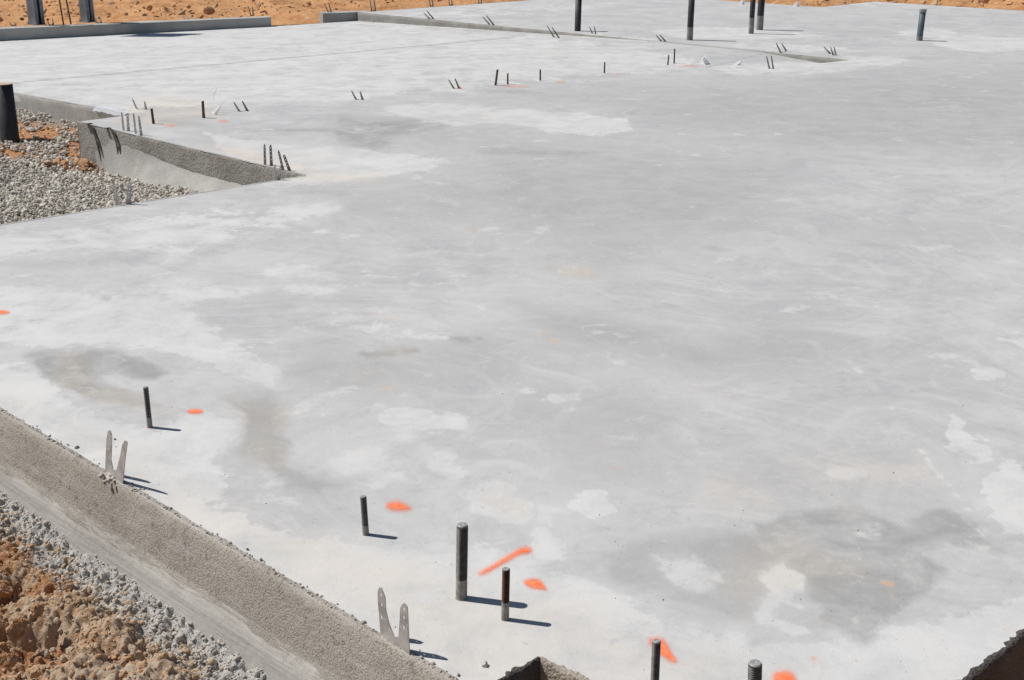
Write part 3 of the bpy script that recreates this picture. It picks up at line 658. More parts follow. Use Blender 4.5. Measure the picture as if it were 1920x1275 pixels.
# far clods behind the slab
q = near_px(900, (-300, 1100, -30, 40), lambda x_, y_: y_ < 50 - x_ * .045, -.12)
q2 = near_px(700, (1330, 2300, -40, 16), lambda x_, y_: True, -.12); q = np.concatenate([q, q2])
sq, tq = (q[:, 0] + q[:, 1]) / R2, (q[:, 1] - q[:, 0]) / R2
ok = (tq > 15.9) | (sq > 18.0); q = q[ok]; q[:, 2] = -.10 + rng.uniform(-.05, .05, len(q))
tag(scatter('clay_crumbs', q, rng.lognormal(math.log(.016), .7, len(q)).clip(.008, .09), M_CLOD, 2, 19, (.4, .8), .4, rng.uniform(.15, .55, len(q)), False, knob=.3), 'loose orange clay clods strewn over the dirt beyond the slab', 'dirt', kind='stuff')

# ------------------------------------------------------------------ metals and plastics
def mat_steel(name, c1, c2, rough=.45, metal=.8, spot=(.55, .53, .50), spotamt=.3, sc=60):
    N = NT(name); a = N.noise(sc, 5, .65); b = N.noise(sc * .3, 4, .6)
    c = N.mix(N.ss(b, .35, .65), c1, c2); c = N.mix(N.math('MULTIPLY', N.ss(a, .55, .7), spotamt), c, spot)
    return N.done(c, rough, N.bump(a, .15, .001), metal)
M_BOLT = mat_steel('dark_bolt_steel', (.095, .09, .086), (.165, .155, .145), .5, .25, (.35, .32, .29), .35, 220)
M_RUSTB = mat_steel('rusty_bolt_steel', (.09, .06, .045), (.17, .09, .055), .7, .3, (.30, .17, .10), .5, 260)
M_SHANK = mat_steel('dusty_bolt_shank', (.22, .20, .18), (.36, .33, .30), .8, .2, (.52, .49, .45), .6, 240)
M_BTOP = mat_steel('bare_bolt_end', (.40, .39, .38), (.55, .54, .52), .45, .5, (.7, .7, .7), .3, 200)
M_GALV = mat_steel('galvanised_steel', (.36, .355, .35), (.56, .55, .54), .5, .25, (.80, .78, .75), .55, 70)
M_GALVD = mat_steel('dull_galvanised_strap', (.17, .165, .16), (.28, .27, .26), .55, .4, (.45, .43, .41), .3, 60)
M_DKSTRAP = mat_steel('dark_strap_steel', (.07, .066, .062), (.11, .105, .10), .6, .3, (.2, .19, .18), .3, 60)  # plain dark tone for the straps bent down over the footing
M_GLINT = mat_steel('glint_white_strap', (.86, .86, .87), (.93, .93, .93), .35, .0, (.95, .95, .95), .5, 60)  # near-white non-metal colour stands in for the glint on the shiny straps
M_PVC = mat_steel('black_pipe_plastic', (.035, .034, .038), (.055, .053, .055), .5, 0, (.12, .11, .10), .25, 30)
M_DUSTY = mat_steel('dusty_pipe_foot', (.20, .19, .185), (.30, .29, .28), .8, 0, (.5, .48, .45), .5, 40)
M_GREYPVC = mat_steel('grey_conduit_plastic', (.085, .115, .135), (.12, .15, .17), .5, 0, (.2, .2, .2), .3, 30)
M_POST = mat_steel('zinc_post_steel', (.13, .15, .175), (.22, .25, .285), .5, .3, (.55, .58, .62), .4, 12)

def lathe(prof, seg=24, bm=None):
    bm = bm or bmesh.new(); rings = []
    for r, z in prof: rings.append([bm.verts.new((r * math.cos(6.28318 * i / seg), r * math.sin(6.28318 * i / seg), z)) for i in range(seg)])
    for a, b in zip(rings[:-1], rings[1:]):
        for i in range(seg): bm.faces.new((a[i], a[(i + 1) % seg], b[(i + 1) % seg], b[i]))
    return bm, rings
def orient(o, p, tip):
    o.location = p; o.rotation_euler = (tip - p).to_track_quat('Z', 'Y').to_euler()
def bolt(bx, by, tx, ty, dia, label, rusty=False, thread=(.25, 1), pitch=.0048, detail=True, group='anchor bolts set in the slab'):
    p = G(bx, by); tip = onY(tx, ty, p.y); Lh = (tip - p).length; r = dia / 2
    t = thing('anchor_bolt', p, label, 'anchor bolt', group); orient(t, p, tip)
    z0 = Lh * thread[0]; z1 = Lh * thread[1]
    bm, rg = lathe([(r * 1.05, -.03), (r * 1.05, .0), (r * .99, .004), (r * .985, z0 - .002), (r * .93, z0)], 28)
    bm_obj('shank', bm, M_SHANK if detail else (M_RUSTB if rusty else M_BOLT), t, True)
    pr = [(r * .93, z0)]; z = z0
    if detail:
        while z < z1 - pitch * 1.2:
            pr += [(r * .76, z + pitch * .18), (r * 1.0, z + pitch * .55), (r * 1.0, z + pitch * .68)]; z += pitch
    pr += [(r * .92, max(z, z1 - .004)), (r * .92, Lh - r * .16)]
    bm, rg = lathe(pr, 28 if detail else 12)
    bm_obj('thread', bm, M_RUSTB if rusty else M_BOLT, t, False)
    bm, rg = lathe([(r * .92, Lh - r * .159), (r * .80, Lh), (r * .30, Lh), (r * .25, Lh - r * .05), (r * .02, Lh - r * .08)], 24); bm.faces.new(rg[-1])
    bm_obj('end_cap', bm, M_BTOP, t, False)
    return t
bolt(281,801,273,725,.0165, 'slim dark anchor bolt left of the round orange dot, beside the bent galvanised strap')
bolt(686,1002,681,930,.0165, 'slim dark anchor bolt left of the wide oval orange mark')
bolt(865,1121,867,983,.0262, 'thick threaded anchor bolt standing left of the long orange stroke', thread=(.27, .99))
bolt(947,1161,949,1066,.0172, 'rusty brown anchor bolt between the thick threaded bolt and the teardrop mark', True, thread=(.35, 1), pitch=.002)
bolt(1227,1296,1231,1201,.0172, 'dark threaded bolt standing in front of the slanting orange mark at the bottom', thread=(.2, 1), pitch=.0026)
bolt(1413,1373,1416,1242,.0262, 'thick threaded bolt cut off by the bottom of the photo', thread=(.2, 1))
FB = [(929,160,933,130,.019,'tall thin bolt, left one of the pair behind the pale tongue of concrete'),(952,158,952,137,.015,'short thin bolt just right of the tall bolt beside the faint orange smear'),(1013,151,1013,130,.015,'lone thin bolt between the far bolt pair and the middle of the row'),
      (1133,137,1134,116,.014,'lone thin bolt halfway along the far row'),(1252,122,1254,103,.014,'shorter bolt of the far pair left of the shiny strap'),(1264,119,1265,91,.015,'taller bolt of the far pair left of the shiny strap'),
      (288,232,284,203,.019,'thin brown bolt right of the four upright straps on the footing corner'),(382,221,380,189,.021,'thin brown bolt left of the bright crossed strap')]
for x0, y0, x1, y1, dd, lb in FB: bolt(x0, y0, x1, y1, dd, lb, rusty=True, detail=False)

# ---- strap anchors
def plate(name, outline, holes, mat, parent, th=.0016, plane=None):
    """outline in plane coordinates (u along, v up), built solid with real holes"""
    cu = bpy.data.curves.new('c', 'CURVE'); cu.dimensions = '2D'; cu.fill_mode = 'BOTH'; cu.extrude = th / 2
    for pts in [outline] + holes:
        sp = cu.splines.new('POLY'); sp.points.add(len(pts) - 1); sp.use_cyclic_u = True
        for q, (a, b) in zip(sp.points, pts): q.co = (a, b, 0, 1)
    ob = bpy.data.objects.new('c', cu); SC.collection.objects.link(ob)
    me = bpy.data.meshes.new_from_object(ob.evaluated_get(bpy.context.evaluated_depsgraph_get()))
    bpy.data.objects.remove(ob); bpy.data.curves.remove(cu)
    me.name = name; me.transform(plane); me.materials.clear(); me.materials.append(mat)
    o = bpy.data.objects.new(name, me); SC.collection.objects.link(o); o.parent = parent; return o
def circ(u, v, r, n=10): return [(u + r * math.cos(6.283 * k / n), v + r * math.sin(6.283 * k / n)) for k in range(n)]
def traced_strap(g0, g1, arms, web, label, mat):
    A = G(*g0); B = G(*g1); d = (B - A).normalized(); n = Vector((d.y, -d.x, 0))
    t = thing('strap_anchor', A, label, 'strap anchor', 'galvanised strap anchors')
    def uv(x_, y_):
        r_ = ray(x_, y_); o_ = Vector((0, 0, H)); k = (A - o_).dot(n) / r_.dot(n); p = o_ + r_ * k - A
        return (p.dot(d), p.z)
    def M(tw=0): 
        m = Matrix.Identity(4); m.col[0][:3] = d; m.col[1][:3] = (0, 0, 1); m.col[2][:3] = n; return m
    for out, hl in arms:
        o = plate('arm', [uv(*q) for q in out], [circ(*uv(x_, y_), r_ * 1.6) for x_, y_, r_ in hl], mat, t, .0018, M())
    plate('web', [uv(*q) for q in web], [], mat, t, .0019, M())
    return t
traced_strap((714, 1191), (766, 1227),
    [([(713,1178),(711,1150),(709,1130),(708.5,1110),(711.5,1101),(716,1102),(722.5,1121),(724,1145),(730,1170),(739,1192)], [(714.5,1115,.0024),(715.5,1134,.0024),(715.5,1157,.0026)]),
     ([(747.5,1193),(750,1161),(750.5,1140),(755,1132),(760,1130.5),(764.5,1140),(765.6,1165),(767,1200)], [(757.5,1142,.0024),(757.5,1158,.0024),(757,1176,.0026)])],
    [(713,1178.4),(739,1192.4),(743,1194),(747.5,1193.4),(767,1200.4),(769,1238),(716,1200)],
    'pale strap with two pointed upright arms left of the thick threaded bolt', M_GALV)
traced_strap((198, 884), (232, 908),
    [([(198,870),(199,847),(200.4,821),(203,808),(207,806.5),(210,817),(209.5,847),(208.6,862),(212,878)], [(203.5,840,.0026),(203,855,.002)]),
     ([(219,880),(225.7,855),(229.2,835),(234,826),(238,827),(239,833),(235.4,857),(232.5,888)], [(233,842,.0018),(230,856,.0022)])],
    [(198,870.4),(212,878.4),(215.5,881.5),(219,880.4),(232.5,888.4),(230,914),(198,896)],
    'mortar spattered strap with two upright arms left of the round orange dot', M_GALV)
for (cx_, cy_, n_, nm, lb, sd) in ((213, 892, 26, 'mortar_lump', 'knobbly mortar lump stuck round the foot of the spattered strap', 71),):
    pts = [np.array(G(cx_ - 10 + rng.normal(0, 6), cy_ + rng.normal(0, 4) + 2)) - [0, 0, 0] for _ in range(n_)]
    o = scatter(nm, np.array(pts), rng.uniform(.004, .009, n_), M_CLOD, 2, sd, (.7, 1), .5, np.full(n_, .93), True); tag(o, lb, 'mortar')

def strap(base, arms, label, mat=None, wtop=.010, wbot=.019, dip=.0, th=.002, group='galvanised strap anchors', z=None):
    """arms = [(bx, by, tx, ty)] pixels of foot and tip; every arm a tapered punched strip"""
    mat = mat or M_GALVD
    p0 = G(*base) if z is None else at(base[0], base[1], z)
    t = thing('strap_anchor', p0, label, 'strap anchor', group)
    for k, ar in enumerate(arms):
        bx, by, tx, ty = ar[:4]; w1 = ar[4] if len(ar) > 4 else 1.0  # w1 widens the arms that stand in for a glint
        a = (G(bx, by) if z is None else at(bx, by, z)); b = onY(tx, ty, a.y + dip); a = a - p0; b = b - p0
        ax = (b - a); L = ax.length; ax.normalize(); side = Vector((1, 0, 0)); side = (side - ax * side.dot(ax)).normalized()
        tw = .5 * (1 if k % 2 else -1); side = (Matrix.Rotation(tw, 3, ax) @ side); nn = ax.cross(side)
        m = Matrix.Identity(4); m.col[0][:3] = side; m.col[1][:3] = ax; m.col[2][:3] = nn; m.col[3][:3] = a
        wb, wt = wbot / 2 * w1, wtop / 2 * w1
        out = [(-wb, -.012), (wb, -.012), (wb * .8, L * .35), (wt, L * .9), (wt * .3, L), (-wt * .3, L), (-wt, L * .9), (-wb * .8, L * .35)]
        hl = [circ(0, L * q, wt * .42, 6) for q in (.3, .5, .68, .85)]
        plate('arm', out, hl, mat, t, th, m)
    # web plate joining the feet, sunk into the concrete
    xs = [(G(a[0], a[1]) if z is None else at(a[0], a[1], z)) - p0 for a in arms]; c0 = xs[0]; c1 = xs[-1]; d = (c1 - c0)
    if d.length > .004:
        L = d.length; d.normalize(); m = Matrix.Identity(4); m.col[0][:3] = d; m.col[1][:3] = (0, 0, 1); m.col[2][:3] = d.cross(Vector((0, 0, 1))); m.col[3][:3] = c0
        plate('web', [(0, -.012), (L, -.012), (L + .003, .004), (L * .5, .002), (-.003, .004)], [], mat, t, th, m)
    return t
ST = [
 ((262,206),[(257,205,248,185),(274,205,271,190)],'grey V shaped strap leaning left beside the small dark hole', M_GALV),
 ((402,213),[(399,211,418,193),(404,215,414,198)],'bright reflective strap with crossed arms right of the brown bolt', M_GLINT),
 ((453,209),[(449,209,438,191),(464,208,454,189)],'dark V shaped strap right of the bright crossed strap', None),
 ((670,187),[(668,187,659,170),(680,187,675,171)],'small dark V shaped strap standing alone between the bolt row and the left straps', None),
 ((855,166),[(851,166,841,149),(861,166,853,147)],'dark V shaped strap with a reddish foot left of the far bolt pair', None),
 ((706,33),[(697,20,693,-4),(704,20,701,-4)],'tall strap at the junction of short curb and long step', None),
 ((803,44),[(806,46,794,24),(813,46,800,20)],'leaning strap on the long step, first one right of the short curb', None),
 ((920,52),[(918,54,905,31),(926,55,912,29)],'leaning strap on the long step, between its first strap and the black pipe', None),
 ((1042,70),[(1039,70,1025,47),(1048,71,1034,50)],'leaning strap on the long step left of the leftmost black pipe', None),
 ((1112,63),[(1111,63,1105,50),(1117,64,1114,49)],'small V strap on the long step just right of the leftmost black pipe', None),
 ((1240,78),[(1240,77,1230,66),(1248,78,1237,65)],'small leaning strap where the long step fades out', None),
 ((1321,121),[(1315,119,1324,102,2.6),(1327,121,1319,109,2.6)],'brightly glinting strap right of the faint orange smear', M_GLINT),
 ((1376,125),[(1374,126,1389,113,2.0),(1384,122,1391,112,2.0)],'small glinting strap lying low by the diagonal joint', M_GLINT),
 ((1446,130),[(1443,129,1437,105),(1450,129,1446,104)],'dark V strap in front of the low sloping recess', None),
 ((1468,100),[(1464,99,1455,80),(1474,101,1465,81)],'dark V strap at the left tip of the low sloping recess', None),
 ((1560,110),[(1556,109,1545,88),(1562,110,1557,88),(1567,110,1564,88)],'strap with three dark arms at the right tip of the low sloping recess', None),
 ((810,12),[(807,11,804,-6),(812,11,809,-6)],'small strap on the far slab edge, nearest the short curb', None),
 ((845,10),[(843,9,841,-8),(848,9,846,-8)],'small strap on the far slab edge between its two neighbours', None),
 ((900,7),[(898,6,896,-8),(903,6,901,-8)],'small strap on the far slab edge left of the faint dark one', None),
 ((1391,9),[(1388,8,1393,-4,2),(1393,8,1398,-4,2)],'glinting white strap on the far edge left of the pair of black pipes', M_GLINT),
 ((1493,13),[(1489,13,1494,3,2),(1496,12,1501,1,2)],'glinting white strap on the far edge right of the pair of black pipes', M_GLINT),
 ((26,46),[(21,47,18,41),(29,47,28,42)],'pale strap lying on the left end of the long curb', M_GALV),
 ((95,47),[(92,46,88,36),(100,46,98,34)],'pale strap on the long curb between the left post and the rebars', M_GALV),
 ((184,43),[(181,42,178,34),(190,42,187,35)],'pale strap on the long curb just right of the right post', M_GALV),
 ((349,35),[(346,35,342,28),(354,35,356,28)],'pale strap lying on the middle of the long curb', M_GLINT),
 ((472,28),[(470,28,465,11),(475,28,473,12)],'dark upright strap near the right end of the long curb', None),
 ((618,23),[(616,23,608,7),(621,23,616,4)],'leaning strap on the left end of the short curb', None),
]
for b_, arms, lb, mt in ST:
    up = (b_[1] < 50 and b_[0] < 700)
    strap(b_, arms, lb, mt, z=0.0 if up else None, wtop=.012 if b_[1] < 60 else .010, wbot=.022 if b_[1] < 60 else .019)
# pairs on the footing corner: four punched uprights, and the group at the inner corner
strap((235,246),[(232,245,228,210),(241,246,239,212)],'left pair of punched uprights on the outer corner of the middle footing', M_GALV, .014, .020)
strap((256,252),[(255,251,250,212),(265,254,260,217)],'right pair of punched uprights on the outer corner of the middle footing', M_GALV, .014, .020)
strap((503,311),[(497,309,496,270),(509,311,507,271)],'straight pair of uprights near the inner end of the middle footing', M_GALVD, .014, .020)
strap((533,320),[(531,319,522,282),(543,320,532,290)],'leaning pair of uprights nearest the inner end of the middle footing', M_GALVD, .014, .020)
strap((515,338),[(512,338,516,308),(522,337,526,312)],'mortar coated strap at the back edge of the near slab by the inner corner', M_GALV, .014, .022)
strap((232,384),[(221,385,213,342),(241,383,243,340)],'bluish grey strap seen against the gravel on the back edge of the near slab', M_GALV, .016, .030)
# straps bent down over the outer face of the middle footing
def hanging(x0, y0, x1, y1, label):
    t = None
    A = G(x0, y0); s_, t_ = st(A)
    t = thing('strap_anchor', xy(4.27, t_, 0), label, 'strap anchor', 'straps bent down over the footing face')
    p0 = t.location
    def face(x_, y_):
        r_ = ray(x_, y_); n = Vector((-1, -1, 0)) / R2; o_ = Vector((0, 0, H)); q = xy(4.279, 7); k = (q - o_).dot(n) / r_.dot(n); return o_ + r_ * k
    d = Vector((1, -1, 0)) / R2; n = Vector((-1, -1, 0)) / R2
    m = Matrix.Identity(4); m.col[0][:3] = d; m.col[1][:3] = (0, 0, 1); m.col[2][:3] = n; m.col[3][:3] = xy(4.279, t_, 0) - p0 
    org = xy(4.279, t_, 0)
    def uv(x_, y_): p = face(x_, y_) - org; return (p.dot(d), p.z)
    a = uv(x0, y0 + 2); b = uv(x0 + 10, y0 + 25); c1 = uv(x1 - 10, y1 - 2); c2 = uv(x1, y1)
    w_ = .020
    plate('back_plate', [(a[0] - w_, a[1]), (a[0] + w_, a[1]), (b[0] + w_, b[1]), (b[0] - w_, b[1])], [], M_DKSTRAP, t, .003, m)
    e = uv(x1 - 8, y1 + 8)
    for o_ in (-1, 1):
        c_ = b[0] + o_ * w_ * .62; g_ = e[0] + o_ * .030
        plate('arm', [(c_ - .007, b[1] - .0005), (c_ + .007, b[1] - .0005), (g_ + .007, e[1]), (g_ - .007, e[1])], [], M_DKSTRAP, t, .003, m)
    # the tab folded over the top edge
    bm = bmesh.new(); bmesh.ops.create_cube(bm, size=1); bmesh.ops.scale(bm, vec=(w_ * 1.9, .05, .002), verts=bm.verts)
    o = bm_obj('tab', bm, M_DKSTRAP, t); o.rotation_euler = (0, 0, -math.pi / 4); o.location = Vector((.012, .012, .0035))
hanging(170, 232, 205, 306, 'dark strap with two long arms bent down over the footing face, the left one')
hanging(209, 240, 240, 321, 'dark strap with two long arms bent down over the footing face, the right one')

# ---- pipes
def pipe(bx, by, tx, ty, dia, label, parts, z=None, mat=None, height=None, rim=True):
    p = G(bx, by) if z is None else at(bx, by, z)
    tip = onY(tx, ty, p.y)
    if height: tip = p + (tip - p).normalized() * height
    Lh = (tip - p).length; r = dia / 2; mat = mat or M_PVC
    t = thing('pipe_stub', p, label, 'pipe', 'plastic pipe stubs rising from the slab'); orient(t, p, tip)
    z0 = parts.get('foot', 0) * Lh
    if z0:
        bm, rg = lathe([(r * 1.03, -.06), (r * 1.04, 0), (r * 1.03, z0 * .5), (r * 1.015, z0)], 28); bm_obj(parts.get('name', 'dusty_foot'), bm, parts.get('mat', M_DUSTY), t, True)
    zt = Lh - parts.get('cap', 0)
    bm, rg = lathe([(r, z0 - (.06 if not z0 else 0)), (r, zt), (r * .88, zt), (r * .88, zt - .12)], 28); bm_obj('tube', bm, mat, t, True)
    if parts.get('cap'):
        c_ = parts['cap']; bm, rg = lathe([(r, zt - .004), (r * 1.14, zt - .004), (r * 1.16, zt), (r * 1.16, Lh - .006), (r * 1.05, Lh), (r * .02, Lh + .001)], 28); bm.faces.new(rg[-1]); bm_obj('cap', bm, parts.get('capmat', mat), t, False)
    return t
pipe(1083, 58, 1085, 0, .072, 'leftmost black pipe on the far slab, standing just behind the long step', {'cap': .05, 'capmat': M_DUSTY}, height=.42)
pipe(1293, 75, 1297, 0, .066, 'black pipe with clear tape wrapped round its foot, second from left', {'foot': .22, 'name': 'tape_wrap', 'mat': M_DUSTY}, height=.62)
pipe(1408, 63, 1412, 0, .058, 'thinner black pipe with a dusty foot, left one of the close pair', {'foot': .28}, height=.62)
pipe(1424, 56, 1428, 0, .078, 'thicker black pipe with a grey foot, right one of the close pair', {'foot': .26}, height=.62)
pipe(1723.5, 76, 1731, 17, .066, 'short capped blue grey conduit stub on the pale patch at the right', {'foot': .14, 'cap': .03, 'capmat': M_DUSTY}, mat=M_GREYPVC)
lp = pipe(21, 280, 5, 158, .136, 'large black pipe stub rising from the gravel at the left edge', {'cap': .0}, z=GZ)
# dusty plug in the mouth of the large pipe
pl = lp.location; topv = onY(5, 158, pl.y); Lh = (topv - pl).length
M_PLUG = mat_steel('dusty_pipe_plug', (.42, .31, .22), (.52, .42, .33), .9, 0, (.3, .2, .13), .4, 40)
bm, rg = lathe([(.068 * .99, Lh + .0005), (.068 * .99, Lh + .004), (.058, Lh + .007), (.002, Lh + .006)], 28); bm.faces.new(rg[-1]); bm_obj('plug', bm, M_PLUG, lp, False)

# ---- steel posts on the curb
def post(bx, by, wpx, h, label, plate_=False):
    p = at(bx, by, 0); sc_ = (by - YH) * CP / H; wd = wpx / sc_; dp = wd * .8; th = .006
    t = thing('steel_post', p + Vector((0, .06, 0)), label, 'post', 'zinc coated posts on the curb'); t.rotation_euler = (0, 0, math.radians(-38))
    # lipped channel section
    prof = [(-wd/2, -dp/2), (wd/2, -dp/2), (wd/2, -dp/2 + .045), (wd/2 - th, -dp/2 + .045), (wd/2 - th, -dp/2 + th), (-wd/2 + th, -dp/2 + th), (-wd/2 + th, dp/2 - th), (wd/2 - th, dp/2 - th), (wd/2 - th, dp/2 - .045), (wd/2, dp/2 - .045), (wd/2, dp/2), (-wd/2, dp/2)]
    bm = bmesh.new(); a = [bm.verts.new((x_, y_, .012)) for x_, y_ in prof]; b = [bm.verts.new((x_, y_, h)) for x_, y_ in prof]
    for i in range(len(a)): bm.faces.new((a[i], a[(i+1) % len(a)], b[(i+1) % len(a)], b[i]))
    bm.faces.new(a[::-1]); bm.faces.new(b); bm_obj('channel', bm, M_POST, t)
    bm = bmesh.new(); bmesh.ops.create_cube(bm, size=1); bmesh.ops.scale(bm, vec=(wd * 1.35, dp * 1.2, .010), verts=bm.verts); o = bm_obj('base_plate', bm, M_POST, t); o.location = (0, 0, .0062)
    for sx in (-1, 1):
        bm, rg = lathe([(.012, 0), (.012, .02), (.001, .021)], 6); bm.faces.new(rg[-1]); o = bm_obj('bolt_head', bm, M_DUSTY, t); o.location = (sx * wd * .58, -dp * .45, .0112)
    if plate_:
        bm = bmesh.new(); bmesh.ops.create_cube(bm, size=1); bmesh.ops.scale(bm, vec=(.012, .50, .95), verts=bm.verts); bmesh.ops.bevel(bm, geom=bm.edges[:], offset=.002)  # unseen plate, added above the frame to throw the shadow on the left slab
        o = bm_obj('shadow_caster_plate', bm, M_POST, t); o.location = (wd / 2 + .008, -.10, 1.25); 
    return t
post(66, 47, 24, .48, 'left galvanised steel post on the long curb')
post(162, 42, 21, 1.8, 'right galvanised steel post on the long curb', True)
for x0, x1 in ((119, 111), (133, 124)):
    p = at(x0, 45, 0); tip = onY(x1, -2, p.y); L = .55; d = (tip - p).normalized()
    pr = []; z = -.05
    while z < L: pr += [(.0085, z), (.0085, z + .008), (.0105, z + .010), (.0105, z + .013)]; z += .014
    bm, rg = lathe(pr, 10); bm.faces.new(rg[-1]); o = bm_obj('rebar', bm, M_RUSTB); orient(o, p, p + d * L)
    tag(o, f'thin rusty ribbed rebar rising from the curb between the posts, the {"left" if x0 == 119 else "right"} one', 'rebar', 'rebars between the posts')

# ---- spray paint marks
def mat_paint():
    N = NT('orange_marking_paint'); e = N.attr('edge'); a = N.noise(55, 5, .7); b = N.noise(400, 2, .6)
    v = N.math('ADD', e, N.math('MULTIPLY', N.math('SUBTRACT', N.math('ADD', N.math('MULTIPLY', a, .6), N.math('MULTIPLY', b, .4)), .5), .55))
    c = N.mix(N.ss(a, .35, .65), (1.0, .19, .06), (1.0, .28, .13))
    tr = N.n('ShaderNodeBsdfTransparent'); mx = N.n('ShaderNodeMixShader')
    al = N.math('MULTIPLY', N.math('ADD', N.math('MULTIPLY', N.ss(v, .32, .95), .72), N.math('MULTIPLY', N.math('MULTIPLY', N.ss(v, .0, .7), N.ss(N.noise(520, 2, .6), .40, .60)), .45)), N.attr('opacity'))
    N.done(c, .8); N.l(al, mx.inputs[0]); N.l(tr.outputs[0], mx.inputs[1]); N.l(N.b.outputs[0], mx.inputs[2]); N.l(mx.outputs[0], N.out.inputs[0])
    return N.m
M_PAINT = mat_paint()
def paint(poly, soft, op, label, grp='orange spray paint marks on the slab', step=None):
    soft *= 1.6
    for _ in range(2):
        poly = [q for a, b in zip(poly, poly[1:] + poly[:1]) for q in ((a[0] * .75 + b[0] * .25, a[1] * .75 + b[1] * .25), (a[0] * .25 + b[0] * .75, a[1] * .25 + b[1] * .75))]
    xs_ = [q[0] for q in poly]; ys_ = [q[1] for q in poly]; mg = soft * 1.4
    nx = 36; ny = 30; V = []; XX = []; YY = []
    x0, x1, y0, y1 = min(xs_) - mg, max(xs_) + mg, min(ys_) - mg, max(ys_) + mg
    for j in range(ny):
        for i in range(nx):
            x_ = x0 + (x1 - x0) * i / (nx - 1); y_ = y0 + (y1 - y0) * j / (ny - 1); p = G(x_, y_); p.z += .0015; V.append(p); XX.append(x_); YY.append(y_)
    e_ = cover(np.array(XX), np.array(YY), poly, soft)
    I = np.arange(nx * ny).reshape(ny, nx); fc = np.stack([I[:-1, :-1], I[1:, :-1], I[1:, 1:], I[:-1, 1:]], -1).reshape(-1, 4)
    o = mesh_obj('paint_mark', V, fc, M_PAINT, None, True, {'edge': e_, 'opacity': np.full(len(V), op)}); tag(o, label, 'paint mark', grp)
paint(ell(366, 772, 15, 4.5), 3.2, .95, 'small round orange paint dot right of the slim bolt and spattered strap')
paint([(722,948),(732,942),(748,941),(760,946),(773,955),(760,958),(742,958),(728,955)], 6, .97, 'wide oval orange paint mark right of the second slim bolt')
paint([(893,1077),(930,1056),(960,1037),(975,1028),(990,1026),(998,1031),(992,1038),(975,1040),(940,1060),(905,1080)], 5, .95, 'long orange paint stroke between the thick threaded bolt and the rusty bolt')
paint([(981,1091),(990,1086),(1004,1085),(1014,1089),(1026,1106),(1018,1107),(1000,1104),(986,1099)], 4.5, .98, 'teardrop shaped orange paint mark right of the rusty bolt')
paint([(1216,1200),(1224,1197),(1242,1198),(1252,1210),(1259,1225),(1270,1240),(1262,1244),(1245,1234),(1230,1222),(1220,1210)], 6, .92, 'slanting orange paint mark partly hidden by the bottom threaded bolt')
paint([(1448,1266),(1458,1260),(1478,1259),(1490,1266),(1493,1280),(1475,1292),(1452,1286)], 7, .95, 'orange paint blob cut off by the bottom of the photo')
paint(ell(2, 586, 16, 4), 3, .9, 'orange paint mark cut by the left edge of the photo')
paint(ell(320, 236, 10, 2.4), 2.5, .35, 'faint orange dot right of the brown bolt on the footing corner')
paint(ell(418, 227, 10, 2), 2.2, .45, 'faint orange dot just below the bright crossed strap')
paint(ell(966, 162, 26, 2), 2.2, .30, 'faint orange smear at the foot of the far bolt pair')
paint(ell(1050, 154, 9, 2.2), 2.2, .26, 'faint pinkish dot right of the lone thin bolt')
paint(ell(1158, 140, 8, 1.6), 2, .2, 'very faint orange dot right of the middle bolt of the far row')
paint(ell(1292, 124, 20, 1.8), 2, .28, 'faint orange smear between the far bolt pair and the glinting strap')
paint(ell(862, 165, 4, 2), 1.6, .7, 'tiny red dab on the foot of the strap left of the far bolt pair')

# ---- loose bits
def pebble(x_, y_, s_, tn, label, mt=M_CLOD):
    p = G(x_, y_); o = scatter('pebble', [np.zeros(3)], [s_], mt, 3, int(x_), (.7, .95), .3, [tn], True, variants=1, freq=1.6)
    o.location = p + Vector((0, 0, s_ * .5)); tag(o, label, 'pebble', 'loose pebbles on the slab')
pebble(909, 1249, .0085, .95, 'pale pebble lying left of the dark pocket at the bottom edge')
pebble(215, 824, .0045, .7, 'tiny brown pebble between the arms of the spattered strap')
pebble(1675, 887, .003, .5, 'tiny dark chip on the warm stained right part of the slab')
pebble(217, 838, .002, .7, 'tiniest crumb just below the brown pebble by the spattered strap')
pebble(741, 1176, .0022, .6, 'tiny crumb behind the valley of the pale pointed strap')
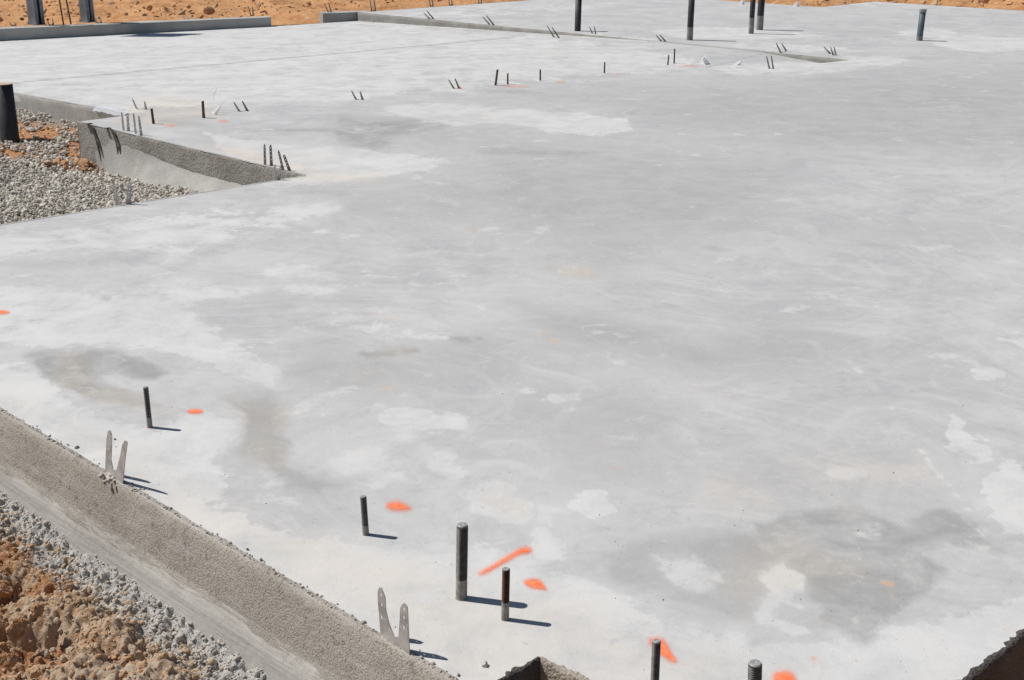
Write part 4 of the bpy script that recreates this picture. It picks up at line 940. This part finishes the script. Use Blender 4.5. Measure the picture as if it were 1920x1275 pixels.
# tiny grit strewn over the near slab
n = 260; g_ = near_px(n, (60, 1900, 700, 1275), lambda x_, y_: y_ < 775 + .588 * x_ - 15 and y_ < 1270 - max(0, x_ - 1800) * .9, .001)
tag(scatter('grit', g_, rng.lognormal(math.log(.0009), .45, n).clip(.0005, .003), M_CLOD, 1, 41, (.6, 1), .3, rng.uniform(.2, .8, n)), 'fine grit sprinkled over the near slab', 'grit', kind='stuff')
# thin white string on the left slab
def wire(px_, label, r=.0016, mat=M_GLINT):
    cu = bpy.data.curves.new('w', 'CURVE'); cu.dimensions = '3D'; cu.bevel_depth = r; cu.bevel_resolution = 1; sp = cu.splines.new('NURBS'); sp.points.add(len(px_) - 1); sp.use_endpoint_u = True
    for q, (a, b) in zip(sp.points, px_): v = G(a, b); q.co = (v.x, v.y, v.z + r, 1)
    ob = bpy.data.objects.new('w', cu); SC.collection.objects.link(ob); me = bpy.data.meshes.new_from_object(ob.evaluated_get(bpy.context.evaluated_depsgraph_get())); bpy.data.objects.remove(ob)
    me.materials.clear(); me.materials.append(mat); o = bpy.data.objects.new('string', me); SC.collection.objects.link(o); tag(o, label, 'string')
wire([(400,160),(409,165),(400,175),(399,187),(404,194),(412,196)], 'thin curly string lying beyond the bright crossed strap', .0012, M_GALV)
# thin scrap of plastic film on the stem wall edge
def film():
    V = []; nx, ny = 22, 8
    for j in range(ny):
        for i in range(nx):
            u = i / (nx - 1); v = j / (ny - 1); s_ = LEFT_S - .03 + .06 * v; t_ = 8.60 + .45 * u
            p = xy(s_, t_, 0); V.append((p.x, p.y, -.002))
    V = np.array(V); out = np.tile(np.linspace(0, 1, ny), (nx, 1)).T.ravel()
    V[:, 2] += .004 + fbm(V, 30, 3, 66) * .022 - .03 * (1 - out) ** 2
    I = np.arange(nx * ny).reshape(ny, nx); fc = np.stack([I[:-1, :-1], I[1:, :-1], I[1:, 1:], I[:-1, 1:]], -1).reshape(-1, 4)
    o = mesh_obj('plastic_film', V, fc, M_FILM, None, False); tag(o, 'crumpled shiny scrap of clear film on the stem wall edge behind the gravel', 'plastic film')
N = NT('clear_film'); N.b.inputs['Alpha'].default_value = .55; M_FILM = N.done((.75, .78, .82), .12)
film()
